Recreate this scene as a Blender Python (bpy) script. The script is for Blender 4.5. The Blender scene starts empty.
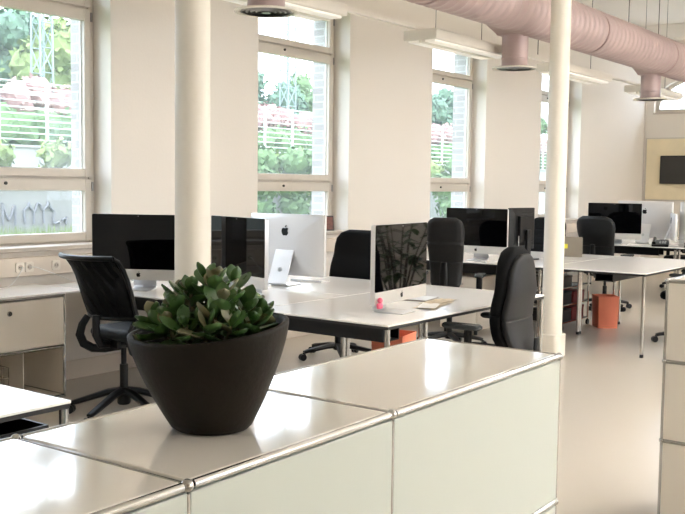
import bpy, bmesh, math, random
from mathutils import Vector, Matrix, Euler
S = bpy.context.scene
COL = S.collection
PI = math.pi
def R(d): return math.radians(d)

# ------------------------------------------------------------------ materials
def lin(c):
    return tuple(((v/255)/12.92 if v/255 <= .04045 else ((v/255+.055)/1.055)**2.4) for v in c)
def new_mat(name):
    m = bpy.data.materials.new(name); m.use_nodes = True
    nt = m.node_tree
    return m, nt, nt.nodes['Principled BSDF']
def mat(name, rgb, rough=.5, metal=0., var=0., scale=6., bump=0., bscale=60., coat=0., spec=.5, stretch=None, rvar=0.):
    m, nt, b = new_mat(name)
    c = lin(rgb) + (1,)
    b.inputs['Base Color'].default_value = c
    b.inputs['Roughness'].default_value = rough
    b.inputs['Metallic'].default_value = metal
    b.inputs['Specular IOR Level'].default_value = spec
    b.inputs['Coat Weight'].default_value = coat
    b.inputs['Coat Roughness'].default_value = .05
    tc = nt.nodes.new('ShaderNodeTexCoord')
    vec = tc.outputs['Object']
    if stretch:
        mp = nt.nodes.new('ShaderNodeMapping'); mp.inputs['Scale'].default_value = stretch
        nt.links.new(vec, mp.inputs['Vector']); vec = mp.outputs['Vector']
    if var or rvar:
        n = nt.nodes.new('ShaderNodeTexNoise'); n.inputs['Scale'].default_value = scale
        n.inputs['Detail'].default_value = 5
        nt.links.new(vec, n.inputs['Vector'])
        if var:
            r = nt.nodes.new('ShaderNodeValToRGB')
            r.color_ramp.elements[0].position = .3; r.color_ramp.elements[1].position = .7
            r.color_ramp.elements[0].color = tuple(max(0, v*(1-var)) for v in c[:3]) + (1,)
            r.color_ramp.elements[1].color = tuple(min(1, v*(1+var)) for v in c[:3]) + (1,)
            nt.links.new(n.outputs['Fac'], r.inputs['Fac']); nt.links.new(r.outputs['Color'], b.inputs['Base Color'])
        if rvar:
            mr = nt.nodes.new('ShaderNodeMapRange')
            mr.inputs['From Min'].default_value = .3; mr.inputs['From Max'].default_value = .7
            mr.inputs['To Min'].default_value = max(0, rough-rvar); mr.inputs['To Max'].default_value = rough+rvar
            nt.links.new(n.outputs['Fac'], mr.inputs['Value']); nt.links.new(mr.outputs['Result'], b.inputs['Roughness'])
    if bump:
        n2 = nt.nodes.new('ShaderNodeTexNoise'); n2.inputs['Scale'].default_value = bscale; n2.inputs['Detail'].default_value = 4
        nt.links.new(vec, n2.inputs['Vector'])
        bp = nt.nodes.new('ShaderNodeBump'); bp.inputs['Strength'].default_value = bump; bp.inputs['Distance'].default_value = .01
        nt.links.new(n2.outputs['Fac'], bp.inputs['Height']); nt.links.new(bp.outputs['Normal'], b.inputs['Normal'])
    return m
def emis(name, rgb, strength):
    m, nt, b = new_mat(name)
    b.inputs['Base Color'].default_value = lin(rgb) + (1,)
    b.inputs['Emission Color'].default_value = lin(rgb) + (1,)
    b.inputs['Emission Strength'].default_value = strength
    return m
def glass_pane(name):
    m = bpy.data.materials.new(name); m.use_nodes = True
    nt = m.node_tree; nt.nodes.clear()
    o = nt.nodes.new('ShaderNodeOutputMaterial'); mx = nt.nodes.new('ShaderNodeMixShader')
    t = nt.nodes.new('ShaderNodeBsdfTransparent'); t.inputs['Color'].default_value = (.97, .985, .98, 1)
    g = nt.nodes.new('ShaderNodeBsdfGlossy'); g.inputs['Roughness'].default_value = .0
    f = nt.nodes.new('ShaderNodeLayerWeight'); f.inputs['Blend'].default_value = .5
    pw = nt.nodes.new('ShaderNodeMath'); pw.operation = 'POWER'; pw.inputs[1].default_value = 5; nt.links.new(f.outputs['Facing'], pw.inputs[0])
    ma = nt.nodes.new('ShaderNodeMath'); ma.operation = 'MULTIPLY_ADD'; ma.inputs[1].default_value = .9; ma.inputs[2].default_value = .03; nt.links.new(pw.outputs[0], ma.inputs[0])
    nt.links.new(ma.outputs[0], mx.inputs[0]); nt.links.new(t.outputs[0], mx.inputs[1]); nt.links.new(g.outputs[0], mx.inputs[2])
    tr = nt.nodes.new('ShaderNodeBsdfTranslucent'); tr.inputs['Color'].default_value = (.92, .96, 1, 1)   # pale haze over the view, put into the pane to whiten it
    m2 = nt.nodes.new('ShaderNodeMixShader'); m2.inputs[0].default_value = .055
    nt.links.new(mx.outputs[0], m2.inputs[1]); nt.links.new(tr.outputs[0], m2.inputs[2])
    nt.links.new(m2.outputs[0], o.inputs[0])
    return m
def mesh_fabric(name, rgb, hole=.12):
    m, nt, b = new_mat(name)
    b.inputs['Base Color'].default_value = lin(rgb)+(1,); b.inputs['Roughness'].default_value = .7; b.inputs['Specular IOR Level'].default_value = .12
    t = nt.nodes.new('ShaderNodeBsdfTransparent'); mx = nt.nodes.new('ShaderNodeMixShader')
    tc = nt.nodes.new('ShaderNodeTexCoord'); w = nt.nodes.new('ShaderNodeTexWave')
    w.wave_type = 'BANDS'; w.bands_direction = 'DIAGONAL'; w.inputs['Scale'].default_value = 7; w.inputs['Distortion'].default_value = 2.5
    nt.links.new(tc.outputs['Object'], w.inputs['Vector'])
    mr = nt.nodes.new('ShaderNodeMapRange'); mr.inputs['From Min'].default_value = .6
    mr.inputs['To Min'].default_value = .03; mr.inputs['To Max'].default_value = hole
    nt.links.new(w.outputs['Fac'], mr.inputs['Value'])
    o = nt.nodes['Material Output']
    nt.links.new(mr.outputs['Result'], mx.inputs[0]); nt.links.new(b.outputs[0], mx.inputs[1]); nt.links.new(t.outputs[0], mx.inputs[2])
    nt.links.new(mx.outputs[0], o.inputs['Surface'])
    return m
def brick_mat(name, c1, c2, mortar):
    m, nt, b = new_mat(name)
    tc = nt.nodes.new('ShaderNodeTexCoord'); sp = nt.nodes.new('ShaderNodeSeparateXYZ'); cb = nt.nodes.new('ShaderNodeCombineXYZ')
    ad = nt.nodes.new('ShaderNodeMath'); ad.operation = 'ADD'
    nt.links.new(tc.outputs['Object'], sp.inputs[0])
    nt.links.new(sp.outputs['X'], ad.inputs[0]); nt.links.new(sp.outputs['Y'], ad.inputs[1])
    nt.links.new(ad.outputs[0], cb.inputs['X']); nt.links.new(sp.outputs['Z'], cb.inputs['Y'])
    br = nt.nodes.new('ShaderNodeTexBrick'); br.inputs['Scale'].default_value = 1
    br.inputs['Brick Width'].default_value = .25; br.inputs['Row Height'].default_value = .075; br.inputs['Mortar Size'].default_value = .008
    br.inputs['Color1'].default_value = lin(c1)+(1,); br.inputs['Color2'].default_value = lin(c2)+(1,); br.inputs['Mortar'].default_value = lin(mortar)+(1,)
    nt.links.new(cb.outputs[0], br.inputs['Vector']); nt.links.new(br.outputs['Color'], b.inputs['Base Color'])
    b.inputs['Roughness'].default_value = .9
    return m

M = {}
M['wall'] = mat('wall_plaster', (228, 222, 214), .85, bump=.08, bscale=40)
M['wall_far'] = mat('far_wall_plaster', (228, 221, 211), .85, bump=.05)
M['ceiling'] = mat('ceiling_paint', (228, 224, 217), .9)
M['floor'] = mat('polished_concrete', (202, 194, 182), .25, spec=.55)
M['frame'] = mat('window_paint', (206, 198, 187), .45, var=.03, scale=3, bump=.03, bscale=30)
M['sill'] = mat('sill_board', (190, 180, 168), .5, var=.05)
M['glass'] = glass_pane('window_glass')
M['brick'] = brick_mat('pale_brick', (158, 154, 152), (144, 139, 137), (170, 168, 165))
M['column'] = mat('column_paint', (227, 221, 209), .45, bump=.12, bscale=25)
M['chrome'] = mat('chrome', (178, 176, 172), .12, 1., rvar=.03, scale=12)
M['steel'] = mat('brushed_steel', (150, 148, 145), .35, 1., rvar=.06, scale=20)
M['white_metal'] = mat('powder_white_metal', (230, 224, 212), .22, 0, spec=.6)
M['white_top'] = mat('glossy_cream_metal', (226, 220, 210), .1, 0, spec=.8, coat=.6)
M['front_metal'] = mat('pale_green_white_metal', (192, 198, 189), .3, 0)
M['cab_metal'] = mat('warm_white_metal', (226, 217, 204), .35, 0)
M['desk'] = mat('white_laminate', (244, 241, 237), .16, 0, spec=.55)
M['black_edge'] = mat('black_edge_band', (9, 9, 9), .4, var=.1)
M['black_plastic'] = mat('black_plastic', (7, 7, 8), .38, var=.15, scale=15, bump=.04, bscale=120, spec=.3)
M['grey_plastic'] = mat('pale_grey_plastic', (188, 190, 190), .35, var=.04, scale=15)
M['black_fabric'] = mat('black_upholstery', (7, 7, 8), .8, var=.2, scale=30, bump=.15, bscale=260, spec=.22)
M['grey_leather'] = mat('charcoal_leather', (19, 20, 21), .45, var=.12, scale=20, bump=.12, bscale=150, spec=.35)
M['mesh'] = mesh_fabric('black_mesh', (6, 6, 7), .15)
M['screen'] = mat('black_glass', (4, 4, 5), .03, 0, spec=.28)
M['alu'] = mat('silver_aluminium', (222, 222, 223), .33, .55)
M['alu_w'] = mat('pale_aluminium', (226, 224, 220), .35, .45)
M['alu_grey'] = mat('grey_aluminium', (150, 143, 132), .38, .6, var=.03)
M['pot'] = mat('pot_ceramic', (30, 25, 18), .5, 0, var=.2, scale=9, bump=.1, bscale=90, spec=.16, rvar=.06)
M['soil'] = mat('soil', (28, 22, 17), .95, var=.4, scale=60, bump=.6, bscale=90)
M['leaf'] = mat('jade_leaf', (66, 98, 50), .3, 0, var=.35, scale=22, spec=.45, rvar=.06)
M['leaf_old'] = mat('dusty_leaf', (118, 116, 86), .4, 0, var=.25, scale=26, spec=.45)
M['stem'] = mat('woody_stem', (88, 82, 58), .7, var=.25, scale=40)
M['duct'] = mat('dusty_pink_duct', (178, 158, 156), .4, .15, rvar=.05, scale=4)
M['duct_ring'] = mat('joint_ring', (172, 150, 146), .5, .2, var=.05)
M['lamp_body'] = mat('white_lamp_housing', (224, 218, 206), .5, var=.02)
M['dark_ring'] = mat('diffuser_dark_metal', (62, 60, 56), .4, .5, var=.1)
M['wire'] = mat('dark_wire', (58, 54, 50), .5, .3, var=.1)
M['cable_white'] = mat('white_cable', (232, 230, 226), .5, var=.02)
M['orange'] = mat('orange_card', (255, 146, 112), .6, 0, var=.06, scale=7)
M['red_dark'] = mat('dark_red_card', (122, 42, 40), .65, var=.1)
M['black_box'] = mat('black_card', (14, 14, 15), .6, var=.2)
M['panel_cream'] = mat('cream_board', (236, 222, 190), .7, var=.04, scale=5, bump=.05)
M['tv'] = mat('dark_grey_screen', (52, 50, 47), .35, var=.06)
M['outlet'] = mat('outlet_plastic', (228, 220, 208), .4, var=.02)
M['hole'] = mat('dark_socket', (60, 55, 50), .6, var=.1)
M['trunk'] = mat('trunking_plastic', (218, 206, 192), .5, var=.02)
M['paper'] = mat('newsprint', (196, 180, 154), .8, var=.25, scale=40)
M['paper_w'] = mat('white_paper', (236, 232, 226), .8, var=.03)
M['pink'] = mat('pink_rubber', (244, 110, 140), .5, var=.06)
M['yellow'] = mat('yellow_note', (232, 222, 70), .7, var=.05)
M['photo_red'] = mat('dark_red_photo', (112, 62, 48), .5, var=.4, scale=40)
M['wire_basket'] = mat('wire_chrome', (150, 140, 128), .3, .8, var=.05)
# outside
M['grass'] = mat('grass_ground', (100, 122, 70), .95, var=.3, scale=1.5)
M['hill'] = mat('hill_green', (90, 108, 72), .95, var=.35, scale=.25)
M['concrete'] = mat('pale_concrete', (124, 123, 120), .9, var=.1, scale=1.2, bump=.1, bscale=10)
M['graffiti'] = mat('graffiti_paint', (112, 112, 116), .8, var=.1)
M['mast'] = mat('galvanised_mast', (112, 126, 122), .6, .2, var=.06)
M['fence'] = mat('pale_fence_paint', (164, 172, 166), .6, var=.05)
M['leafA'] = mat('tree_green', (86, 110, 70), .9, var=.35, scale=1.2)
M['leafB'] = mat('tree_yellow_green', (104, 120, 68), .9, var=.3, scale=1.2)
M['leafC'] = mat('tree_blue_green', (76, 100, 80), .9, var=.3, scale=1.2)
M['blossom'] = mat('reddish_hedge', (132, 102, 98), .9, var=.3, scale=3)
M['bark'] = mat('bark', (92, 80, 66), .9, var=.3)

# ------------------------------------------------------------------ mesh helpers
def bm_new(): return bmesh.new()
def box(bm, x0, x1, y0, y1, z0, z1, mtx=None, mi=0):
    vs = [bm.verts.new(v) for v in ((x0,y0,z0),(x1,y0,z0),(x1,y1,z0),(x0,y1,z0),(x0,y0,z1),(x1,y0,z1),(x1,y1,z1),(x0,y1,z1))]
    if mtx is not None:
        for v in vs: v.co = mtx @ v.co
    for f in ((0,3,2,1),(4,5,6,7),(0,1,5,4),(1,2,6,5),(2,3,7,6),(3,0,4,7)):
        fc = bm.faces.new([vs[i] for i in f]); fc.material_index = mi
    return vs
def cbox(bm, c, s, rot=None):
    m = Matrix.Translation(c) @ (rot.to_matrix().to_4x4() if rot else Matrix())
    return box(bm, -s[0]/2, s[0]/2, -s[1]/2, s[1]/2, -s[2]/2, s[2]/2, m)
def loft(bm, rings, closed=True, cap=True):
    """rings: list of lists of points (same count)"""
    V = [[bm.verts.new(p) for p in r] for r in rings]
    n = len(V[0])
    for a, b in zip(V[:-1], V[1:]):
        for i in range(n if closed else n-1):
            j = (i+1) % n
            bm.faces.new((a[i], a[j], b[j], b[i]))
    if cap:
        bm.faces.new(list(reversed(V[0]))); bm.faces.new(V[-1])
    return V
def tube(bm, pts, r, seg=8, cap=True, flat=None):
    pts = [Vector(p) for p in pts]
    n = len(pts); rr = r if isinstance(r, (list, tuple)) else [r]*n
    t0 = (pts[1]-pts[0]).normalized()
    up = Vector((0,0,1)) if abs(t0.z) < .9 else Vector((1,0,0))
    u = t0.cross(up).normalized(); v = u.cross(t0)
    rings = []
    for i, p in enumerate(pts):
        t = (pts[min(i+1, n-1)] - pts[max(i-1, 0)]).normalized()
        u = (u - t*u.dot(t)).normalized(); v = t.cross(u)
        ring = []
        for k in range(seg):
            a = 2*PI*k/seg
            ring.append(p + u*(math.cos(a)*rr[i]*(flat[0] if flat else 1)) + v*(math.sin(a)*rr[i]*(flat[1] if flat else 1)))
        rings.append(ring)
    loft(bm, rings, True, cap)
def cyl(bm, p0, p1, r, seg=12, r1=None):
    tube(bm, [p0, p1], [r, r if r1 is None else r1], seg)
def lathe(bm, prof, c=(0,0,0), seg=24, cap=True):
    rings = [[(c[0]+r*math.cos(2*PI*k/seg), c[1]+r*math.sin(2*PI*k/seg), c[2]+z) for k in range(seg)] for r, z in prof]
    loft(bm, rings, True, cap)
def ball(bm, c, r, u=10, v=7):
    bmesh.ops.create_uvsphere(bm, u_segments=u, v_segments=v, radius=r, matrix=Matrix.Translation(c))
def rrect(w, h, r, seg=4):
    """rounded rectangle outline, centred"""
    o = []
    for cx, cy, a0 in ((w/2-r, h/2-r, 0), (-w/2+r, h/2-r, 90), (-w/2+r, -h/2+r, 180), (w/2-r, -h/2+r, 270)):
        for k in range(seg+1):
            a = R(a0 + 90*k/seg); o.append((cx+r*math.cos(a), cy+r*math.sin(a)))
    return o
def prism(bm, pts, f0, f1):
    """pts 2d, f0/f1 map (u,v) to 3d"""
    loft(bm, [[f0(*p) for p in pts], [f1(*p) for p in pts]])
def obj(name, bm, m, parent=None, bevel=0, smooth=38, seg=2, sub=0):
    bmesh.ops.recalc_face_normals(bm, faces=bm.faces)
    if smooth:
        lim = R(smooth)
        for e in bm.edges:
            e.smooth = not (len(e.link_faces) == 2 and e.calc_face_angle(0) > lim)
        for f in bm.faces: f.smooth = True
    me = bpy.data.meshes.new(name); bm.to_mesh(me); bm.free()
    for x in (m if isinstance(m, (list, tuple)) else [m]): me.materials.append(x)
    o = bpy.data.objects.new(name, me); COL.objects.link(o)
    if parent: o.parent = parent
    if bevel:
        b = o.modifiers.new('bevel', 'BEVEL'); b.width = bevel; b.segments = seg; b.limit_method = 'ANGLE'; b.angle_limit = R(40); b.harden_normals = False
    if sub:
        s = o.modifiers.new('sub', 'SUBSURF'); s.levels = sub; s.render_levels = sub
    return o
def tag(o, label, cat, group=None, kind=None):
    o['label'] = label; o['category'] = cat
    if group: o['group'] = group
    if kind: o['kind'] = kind
    return o
def thing(name, label, cat, loc=(0,0,0), rz=0, group=None):
    o = bpy.data.objects.new(name, None); COL.objects.link(o); o.empty_display_size = .1
    o.location = loc; o.rotation_euler = (0, 0, rz)
    return tag(o, label, cat, group)
def structure(name, bm, m, parent=None, label=None, cat=None, **k):
    o = obj(name, bm, m, parent, **k)
    if parent is None:
        o['kind'] = 'structure'
        if label: o['label'] = label
        if cat: o['category'] = cat
    return o
def dup(root, loc, rz, label=None, group=None):
    r = root.copy(); COL.objects.link(r); r.location = loc; r.rotation_euler = (0, 0, rz)
    if label: r['label'] = label
    if group: r['group'] = group
    for ch in list(root.children):
        c = ch.copy(); COL.objects.link(c); c.parent = r
        for g in list(ch.children):
            d = g.copy(); COL.objects.link(d); d.parent = c
    return r

# ------------------------------------------------------------------ camera
FPX = 960.4; YAW, PIT, ROL = .640064, .0761409, .0133266
cam = bpy.data.cameras.new('camera'); co = bpy.data.objects.new('camera', cam); COL.objects.link(co)
fwd = Vector((math.cos(YAW)*math.cos(PIT), math.sin(YAW)*math.cos(PIT), -math.sin(PIT)))
rgt = Vector((math.sin(YAW), -math.cos(YAW), 0)); upv = rgt.cross(fwd)
r2 = rgt*math.cos(ROL) + upv*math.sin(ROL); u2 = -rgt*math.sin(ROL) + upv*math.cos(ROL)
mt = Matrix((r2, u2, -fwd)).transposed().to_4x4(); mt.translation = (0, 0, 1.48)
co.matrix_world = mt
cam.sensor_width = 36; cam.sensor_fit = 'HORIZONTAL'; cam.lens = FPX/685*36; cam.clip_start = .05; cam.clip_end = 400
S.camera = co

# ------------------------------------------------------------------ room shell
XL, XF = -3.2, 16.59      # back (behind camera) and far wall
YW, YR = 5.85, -4.2       # window wall and opposite wall
ZC = 4.2
YO = 6.12                 # inner leaf / outer leaf
b = bm_new(); box(b, XL-.3, XF+.3, YR-.3, 6.34, -.25, 0); structure('floor', b, M['floor'], label='polished beige concrete floor', cat='floor', smooth=0)
b = bm_new(); box(b, XL-.3, XF+.3, YR-.3, 6.34, ZC, ZC+.25)
structure('ceiling', b, M['ceiling'], label='white ceiling high above the ducts', cat='ceiling', smooth=0)
b = bm_new(); box(b, XF-.35, XF-.002, YR, YW, ZC-.23, ZC); structure('trim_1', b, M['ceiling'], label='white ceiling beam against the far wall', cat='beam', bevel=.01)

PITCH, OPW, XR0 = 2.965, 1.36, 4.87
Z0, Z1 = .97, 3.22
wins = [(-2.42, -1.06), (.54, 1.90), (3.50, 4.87), (6.55, 7.94), (9.54, 10.84), (12.44, 13.82)]
def wall_y(name, y0, y1, ops, m, label, xa=XL-.3, xb=XF+.3):
    b = bm_new(); x = xa
    for a, c in ops:
        box(b, x, a, y0, y1, 0, ZC)
        box(b, a, c, y0, y1, 0, Z0); box(b, a, c, y0, y1, Z1, ZC)
        x = c
    box(b, x, xb, y0, y1, 0, ZC)
    return structure(name, b, m, label=label, cat='wall', smooth=0)
wall_y('wall_left', YW, YO, wins, M['wall'], 'white plaster wall with the row of tall windows')
wall_y('wall_outer', YO+.002, 6.33, wins, M['brick'], 'pale brick outer leaf seen beyond the window panes')
wall_y('wall_right', YR-.25, YR, [(XR0+PITCH*k-OPW-.5, XR0+PITCH*k-.5) for k in (0,1,2,3)], M['wall'], 'white wall opposite the windows, out of frame')
b = bm_new(); box(b, XL-.3, XL, YR, YW, 0, ZC); structure('wall_back', b, M['wall'], label='white wall behind the camera', cat='wall', smooth=0)

# far wall with an arched high window
AW0, AW1, AZ0 = 3.3, 5.70, 2.77
acx = (AW0+AW1)/2; ah = (AW1-AW0)/2
def arch_pts(y0, y1, zspring, rise, n=14):
    c = (y0+y1)/2; h = (y1-y0)/2
    return [(c - h*math.cos(PI*k/n), zspring + rise*math.sin(PI*k/n)) for k in range(n+1)]
ap = arch_pts(AW0, AW1, 2.93, .52)
b = bm_new()
x0, x1 = XF, XF+.3
box(b, x0, x1, YR, AW0, 0, ZC); box(b, x0, x1, AW1, 6.33, 0, ZC); box(b, x0, x1, AW0, AW1, 0, AZ0)
up = [(AW0, AZ0)] + [(AW0, 2.93)]
prev = None
for (ya, za), (yb, zb) in zip(ap[:-1], ap[1:]):
    vs = [b.verts.new(p) for p in ((x0,ya,za),(x0,yb,zb),(x0,yb,ZC),(x0,ya,ZC),(x1,ya,za),(x1,yb,zb),(x1,yb,ZC),(x1,ya,ZC))]
    for f in ((0,1,2,3),(7,6,5,4),(0,4,5,1),(3,2,6,7)): b.faces.new([vs[i] for i in f])
structure('wall_far', b, M['wall_far'], label='pale far end wall with an arched high window', cat='wall', smooth=0)
wroot = bpy.data.objects.new('window_5', None); COL.objects.link(wroot); wroot.location = (XF+.1, acx, AZ0); wroot['kind'] = 'structure'
wroot['label'] = 'arched high window in the far end wall'; wroot['category'] = 'window'
b = bm_new(); out = [(-ah, 0)] + [(y-acx, z-AZ0) for y, z in ap] + [(ah, 0)]
inn = [(-ah+.06, .06)] + [((y-acx)*(1-.06/ah), (z-AZ0)-.05) for y, z in ap] + [(ah-.06, .06)]
for d0 in (0,):
    n = len(out)
    A = [b.verts.new((0, *p)) for p in out]; B = [b.verts.new((0, *p)) for p in inn]
    A2 = [b.verts.new((.06, *p)) for p in out]; B2 = [b.verts.new((.06, *p)) for p in inn]
    for i in range(n):
        j = (i+1) % n
        b.faces.new((A[i],A[j],B[j],B[i])); b.faces.new((A2[j],A2[i],B2[i],B2[j])); b.faces.new((B[i],B[j],B2[j],B2[i])); b.faces.new((A[j],A[i],A2[i],A2[j]))
for yy in (-.4, .4): box(b, .005, .055, yy-.02, yy+.02, .05, .6)
obj('window_frame', b, M['frame'], wroot)
b = bm_new(); f = b.faces.new([b.verts.new((.03, *p)) for p in inn]); obj('pane', b, M['glass'], wroot, smooth=0)
b = bm_new(); box(b, -.14, 0, -ah, ah, -.03, 0); obj('window_sill', b, M['sill'], wroot)

# tall windows of the window wall
def make_window(k, a, c):
    w = bpy.data.objects.new('window_%d' % k, None); COL.objects.link(w); w.location = ((a+c)/2, 6.05, Z0); w['kind'] = 'structure'
    w['label'] = ['tall window left of the frame behind the camera', 'tall window out of frame at the left', 'leftmost tall window beside the big black screen',
                  'tall window behind the plant and the silver computer back', 'tall window behind the middle desks, under the hanging light', 'farthest tall window, half hidden by the column'][k]
    w['category'] = 'window'
    h = (c-a)/2; e = .002
    b = bm_new()   # fixed outer frame
    fw = .055
    H = Z1-Z0
    box(b, -h+e, -h+fw, 0, .07, .0, H-e); box(b, h-fw, h-e, 0, .07, 0, H-e)
    box(b, -h+fw, h-fw, 0, .07, 0, .05); box(b, -h+fw, h-fw, 0, .07, H-.05, H-e)
    box(b, -h+fw, h-fw, .01, .07, .50, .56)      # transom
    box(b, -h+fw, h-fw, .01, .07, 1.79, 1.85)
    obj('window_frame', b, M['frame'], w, bevel=.004)
    for i, (z0, z1) in enumerate(((.045, .518), (.534, 1.812), (1.828, H-.045))):
        b = bm_new(); sw = .058; hh = h-fw+.012
        bt = .065 if i < 2 else .058; tp = .088 if i < 2 else .05
        box(b, -hh, -hh+sw, -.018, .04, z0, z1); box(b, hh-sw, hh, -.018, .04, z0, z1)
        box(b, -hh+sw, hh-sw, -.018, .04, z0, z0+bt); box(b, -hh+sw, hh-sw, -.018, .04, z1-tp, z1)
        s = obj('sash', b, M['frame'], w, bevel=.006)
        b = bm_new(); vs = [b.verts.new(p) for p in ((-hh+sw-.004, .012, z0+bt-.004), (hh-sw+.004, .012, z0+bt-.004), (hh-sw+.004, .012, z1-tp+.004), (-hh+sw-.004, .012, z1-tp+.004))]
        b.faces.new(vs); obj('pane', b, M['glass'], s, smooth=0)
        b = bm_new()
        for xx in (-hh+sw+.006, hh-sw-.006): box(b, xx-.004, xx+.004, .02, .034, z0+bt, z1-tp)
        obj('glazing_bead', b, M['cable_white'], s, smooth=0)
        if i < 2:
            b = bm_new(); zc = (z1-.035) if i == 0 else (z1-.03)
            cyl(b, (-.12, -.018, zc), (-.12, -.03, zc), .012, 12); 
            obj('window_lock', b, M['dark_ring'], s)
        b = bm_new(); cyl(b, (hh+.012, -.012, z1-.09), (hh+.012, -.012, z1-.02), .009, 8)
        obj('hinge', b, M['steel'], s)
    b = bm_new(); box(b, -h+.002, h-.002, -.24, -.001, .0, .032); obj('window_sill', b, M['sill'], w, bevel=.006)
    return w
for k, (a, c) in enumerate(wins):
    if k >= 1: make_window(k, a, c)
for k in (0,1,2,3):     # windows of the opposite wall: frames only, never in view
    a = XR0+PITCH*k-OPW-.5; c = a+OPW
    b = bm_new()
    for (p, q) in ((a, a+.1), (c-.1, c)): box(b, p, q, YR-.14, YR-.08, Z0, Z1)
    for zz in (Z0, 1.43, 2.72, Z1-.1): box(b, a+.1, c-.1, YR-.14, YR-.08, zz, zz+.1)
    structure('window_%d' % (k+8), b, M['frame'], label='window in the opposite wall, out of frame', cat='window', smooth=0)

b = bm_new(); box(b, XL, 3.0, YW-.018, YW-.001, 0, .14); box(b, 4.02, XF-.001, YW-.018, YW-.001, 0, .14)
structure('baseboard_left', b, M['trunk'], label='beige baseboard under the windows', cat='baseboard', bevel=.004)
b = bm_new(); box(b, XF-.018, XF-.001, YR, YW-.02, 0, .12); structure('baseboard_far', b, M['trunk'], label='pale baseboard along the far end wall', cat='baseboard', bevel=.004)
# dado trunking with sockets
tr = thing('cable_trunking', 'beige cable trunking with sockets along the wall under the windows', 'trunking', (0, YW-.001, .80))
b = bm_new(); box(b, XL, XF-.1, -.055, 0, 0, .135); obj('trunking_body', b, M['trunk'], tr, bevel=.006)
for xs in (4.01, 4.085, 4.31, 6.9, 6.975, 9.3, 10.1, 12.6, 13.0, 13.1):
    b = bm_new(); prism(b, rrect(.07, .07, .012), lambda u, v, xs=xs: (xs+u, -.064, .067+v), lambda u, v, xs=xs: (xs+u, -.054, .067+v))
    so = obj('socket', b, M['outlet'], tr)
    b = bm_new(); cyl(b, (xs, -.066, .067), (xs, -.063, .067), .019, 14); obj('socket_well', b, M['sill'], so)
    b = bm_new(); cyl(b, (xs-.009, -.0664, .067), (xs-.009, -.0655, .067), .0042, 8); obj('pin_hole', b, M['hole'], so)
    b = bm_new(); cyl(b, (xs+.009, -.0664, .067), (xs+.009, -.0655, .067), .0042, 8); obj('pin_hole', b, M['hole'], so)
    if xs > 12.9:
        b = bm_new(); tube(b, [(xs, -.066, .067), (xs, -.10, .067), (xs+.01, -.115, .05), (xs+.015, -.118, -.05)], [.020, .016, .006, .004], 8); obj('plug', b, M['black_plastic'], so)

# columns -------------------------------------------------
def column(x, y, label):
    c = thing('column', label, 'column', (x, y, 0), 0, None)
    b = bm_new(); lathe(b, [(.092, .20), (.089, .24), (.086, 2.2), (.084, ZC-.002)], seg=32); obj('shaft', b, M['column'], c)
    b = bm_new(); prism(b, rrect(.205, .205, .045, 4), lambda u, v: (u, v, .001), lambda u, v: (u, v, .20)); 
    obj('plinth', b, M['column'], c, bevel=.008)
    return c
column(3.40, 3.47, 'round white column directly behind the potted plant')
column(7.785, 3.505, 'round white column right of the middle, with a square plinth')

# far wall board and screen
t = thing('wall_board', 'cream board on the far end wall behind the dark screen', 'board', (XF-.001, 4.6, 1.28))
b = bm_new(); box(b, -.03, 0, -1.19, 1.19, 0, 1.04); obj('board_panel', b, M['panel_cream'], t, bevel=.004)
b = bm_new(); box(b, -.036, 0, -1.21, -1.19, -.02, 1.06); box(b, -.036, 0, 1.19, 1.21, -.02, 1.06); box(b, -.036, 0, -1.19, 1.19, 1.04, 1.06); box(b, -.036, 0, -1.19, 1.19, -.02, 0)
obj('board_edge', b, M['frame'], t)
t = thing('wall_screen', 'dark flat screen mounted on the cream board', 'screen', (XF-.034, 5.03, 1.79))
b = bm_new(); prism(b, rrect(1.0, .48, .01), lambda u, v: (-.05, u, v), lambda u, v: (-.002, u, v)); obj('housing', b, M['black_plastic'], t)
b = bm_new(); box(b, -.053, -.049, -.485, .485, -.225, .225); obj('display', b, M['tv'], t)
b = bm_new(); tube(b, [(16.575, 5.835, 0.94), (16.575, 5.835, ZC-.01)], .016, 8); tag(obj('heating_pipe', b, M['wall_far']), 'thin painted pipe running up the far corner of the room', 'pipe')

# ------------------------------------------------------------------ duct
DY, DZ, DR = 4.0, 3.085, .212
dx_end = 12.75
duct = thing('ventilation_duct', 'dusty pink ribbed ventilation duct running under the ceiling', 'duct', (0, DY, DZ))
b = bm_new()
pitch = .12; path = []
x = XL+.01
def dstep(p0, dirv, L, out, ph):
    n = int(L/(pitch/8)); 
    for i in range(n): out.append((p0 + dirv*(L*i/n), ph + L*i/n))
pp = []
dstep(Vector((x, 0, 0)), Vector((1,0,0)), dx_end-x, pp, 0)
ph = dx_end - x; RB = .45
nb = 48
for i in range(nb+1):
    a = PI/2*i/nb
    pp.append((Vector((dx_end + RB*math.sin(a), -RB*(1-math.cos(a)), 0)), ph + RB*a))
ph += RB*PI/2
e0 = Vector((dx_end+RB, -RB, 0))
dstep(e0 + Vector((0,-.02,0)), Vector((0,-1,0)), 6.0, pp, ph)
tube(b, [p for p, _ in pp], [DR + .016*abs(math.cos(PI*q/pitch))**6 for _, q in pp], 28)
obj('duct_pipe', b, M['duct'], duct, smooth=80)
for xx in (.2, 3.1, 6.4, 9.6, dx_end-.95, dx_end-.02):
    b = bm_new(); tube(b, [(xx-.014, 0, 0), (xx-.012, 0, 0), (xx+.012, 0, 0), (xx+.014, 0, 0)], [DR, DR+.012, DR+.012, DR], 28); obj('joint_ring', b, M['duct_ring'], duct)
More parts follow.
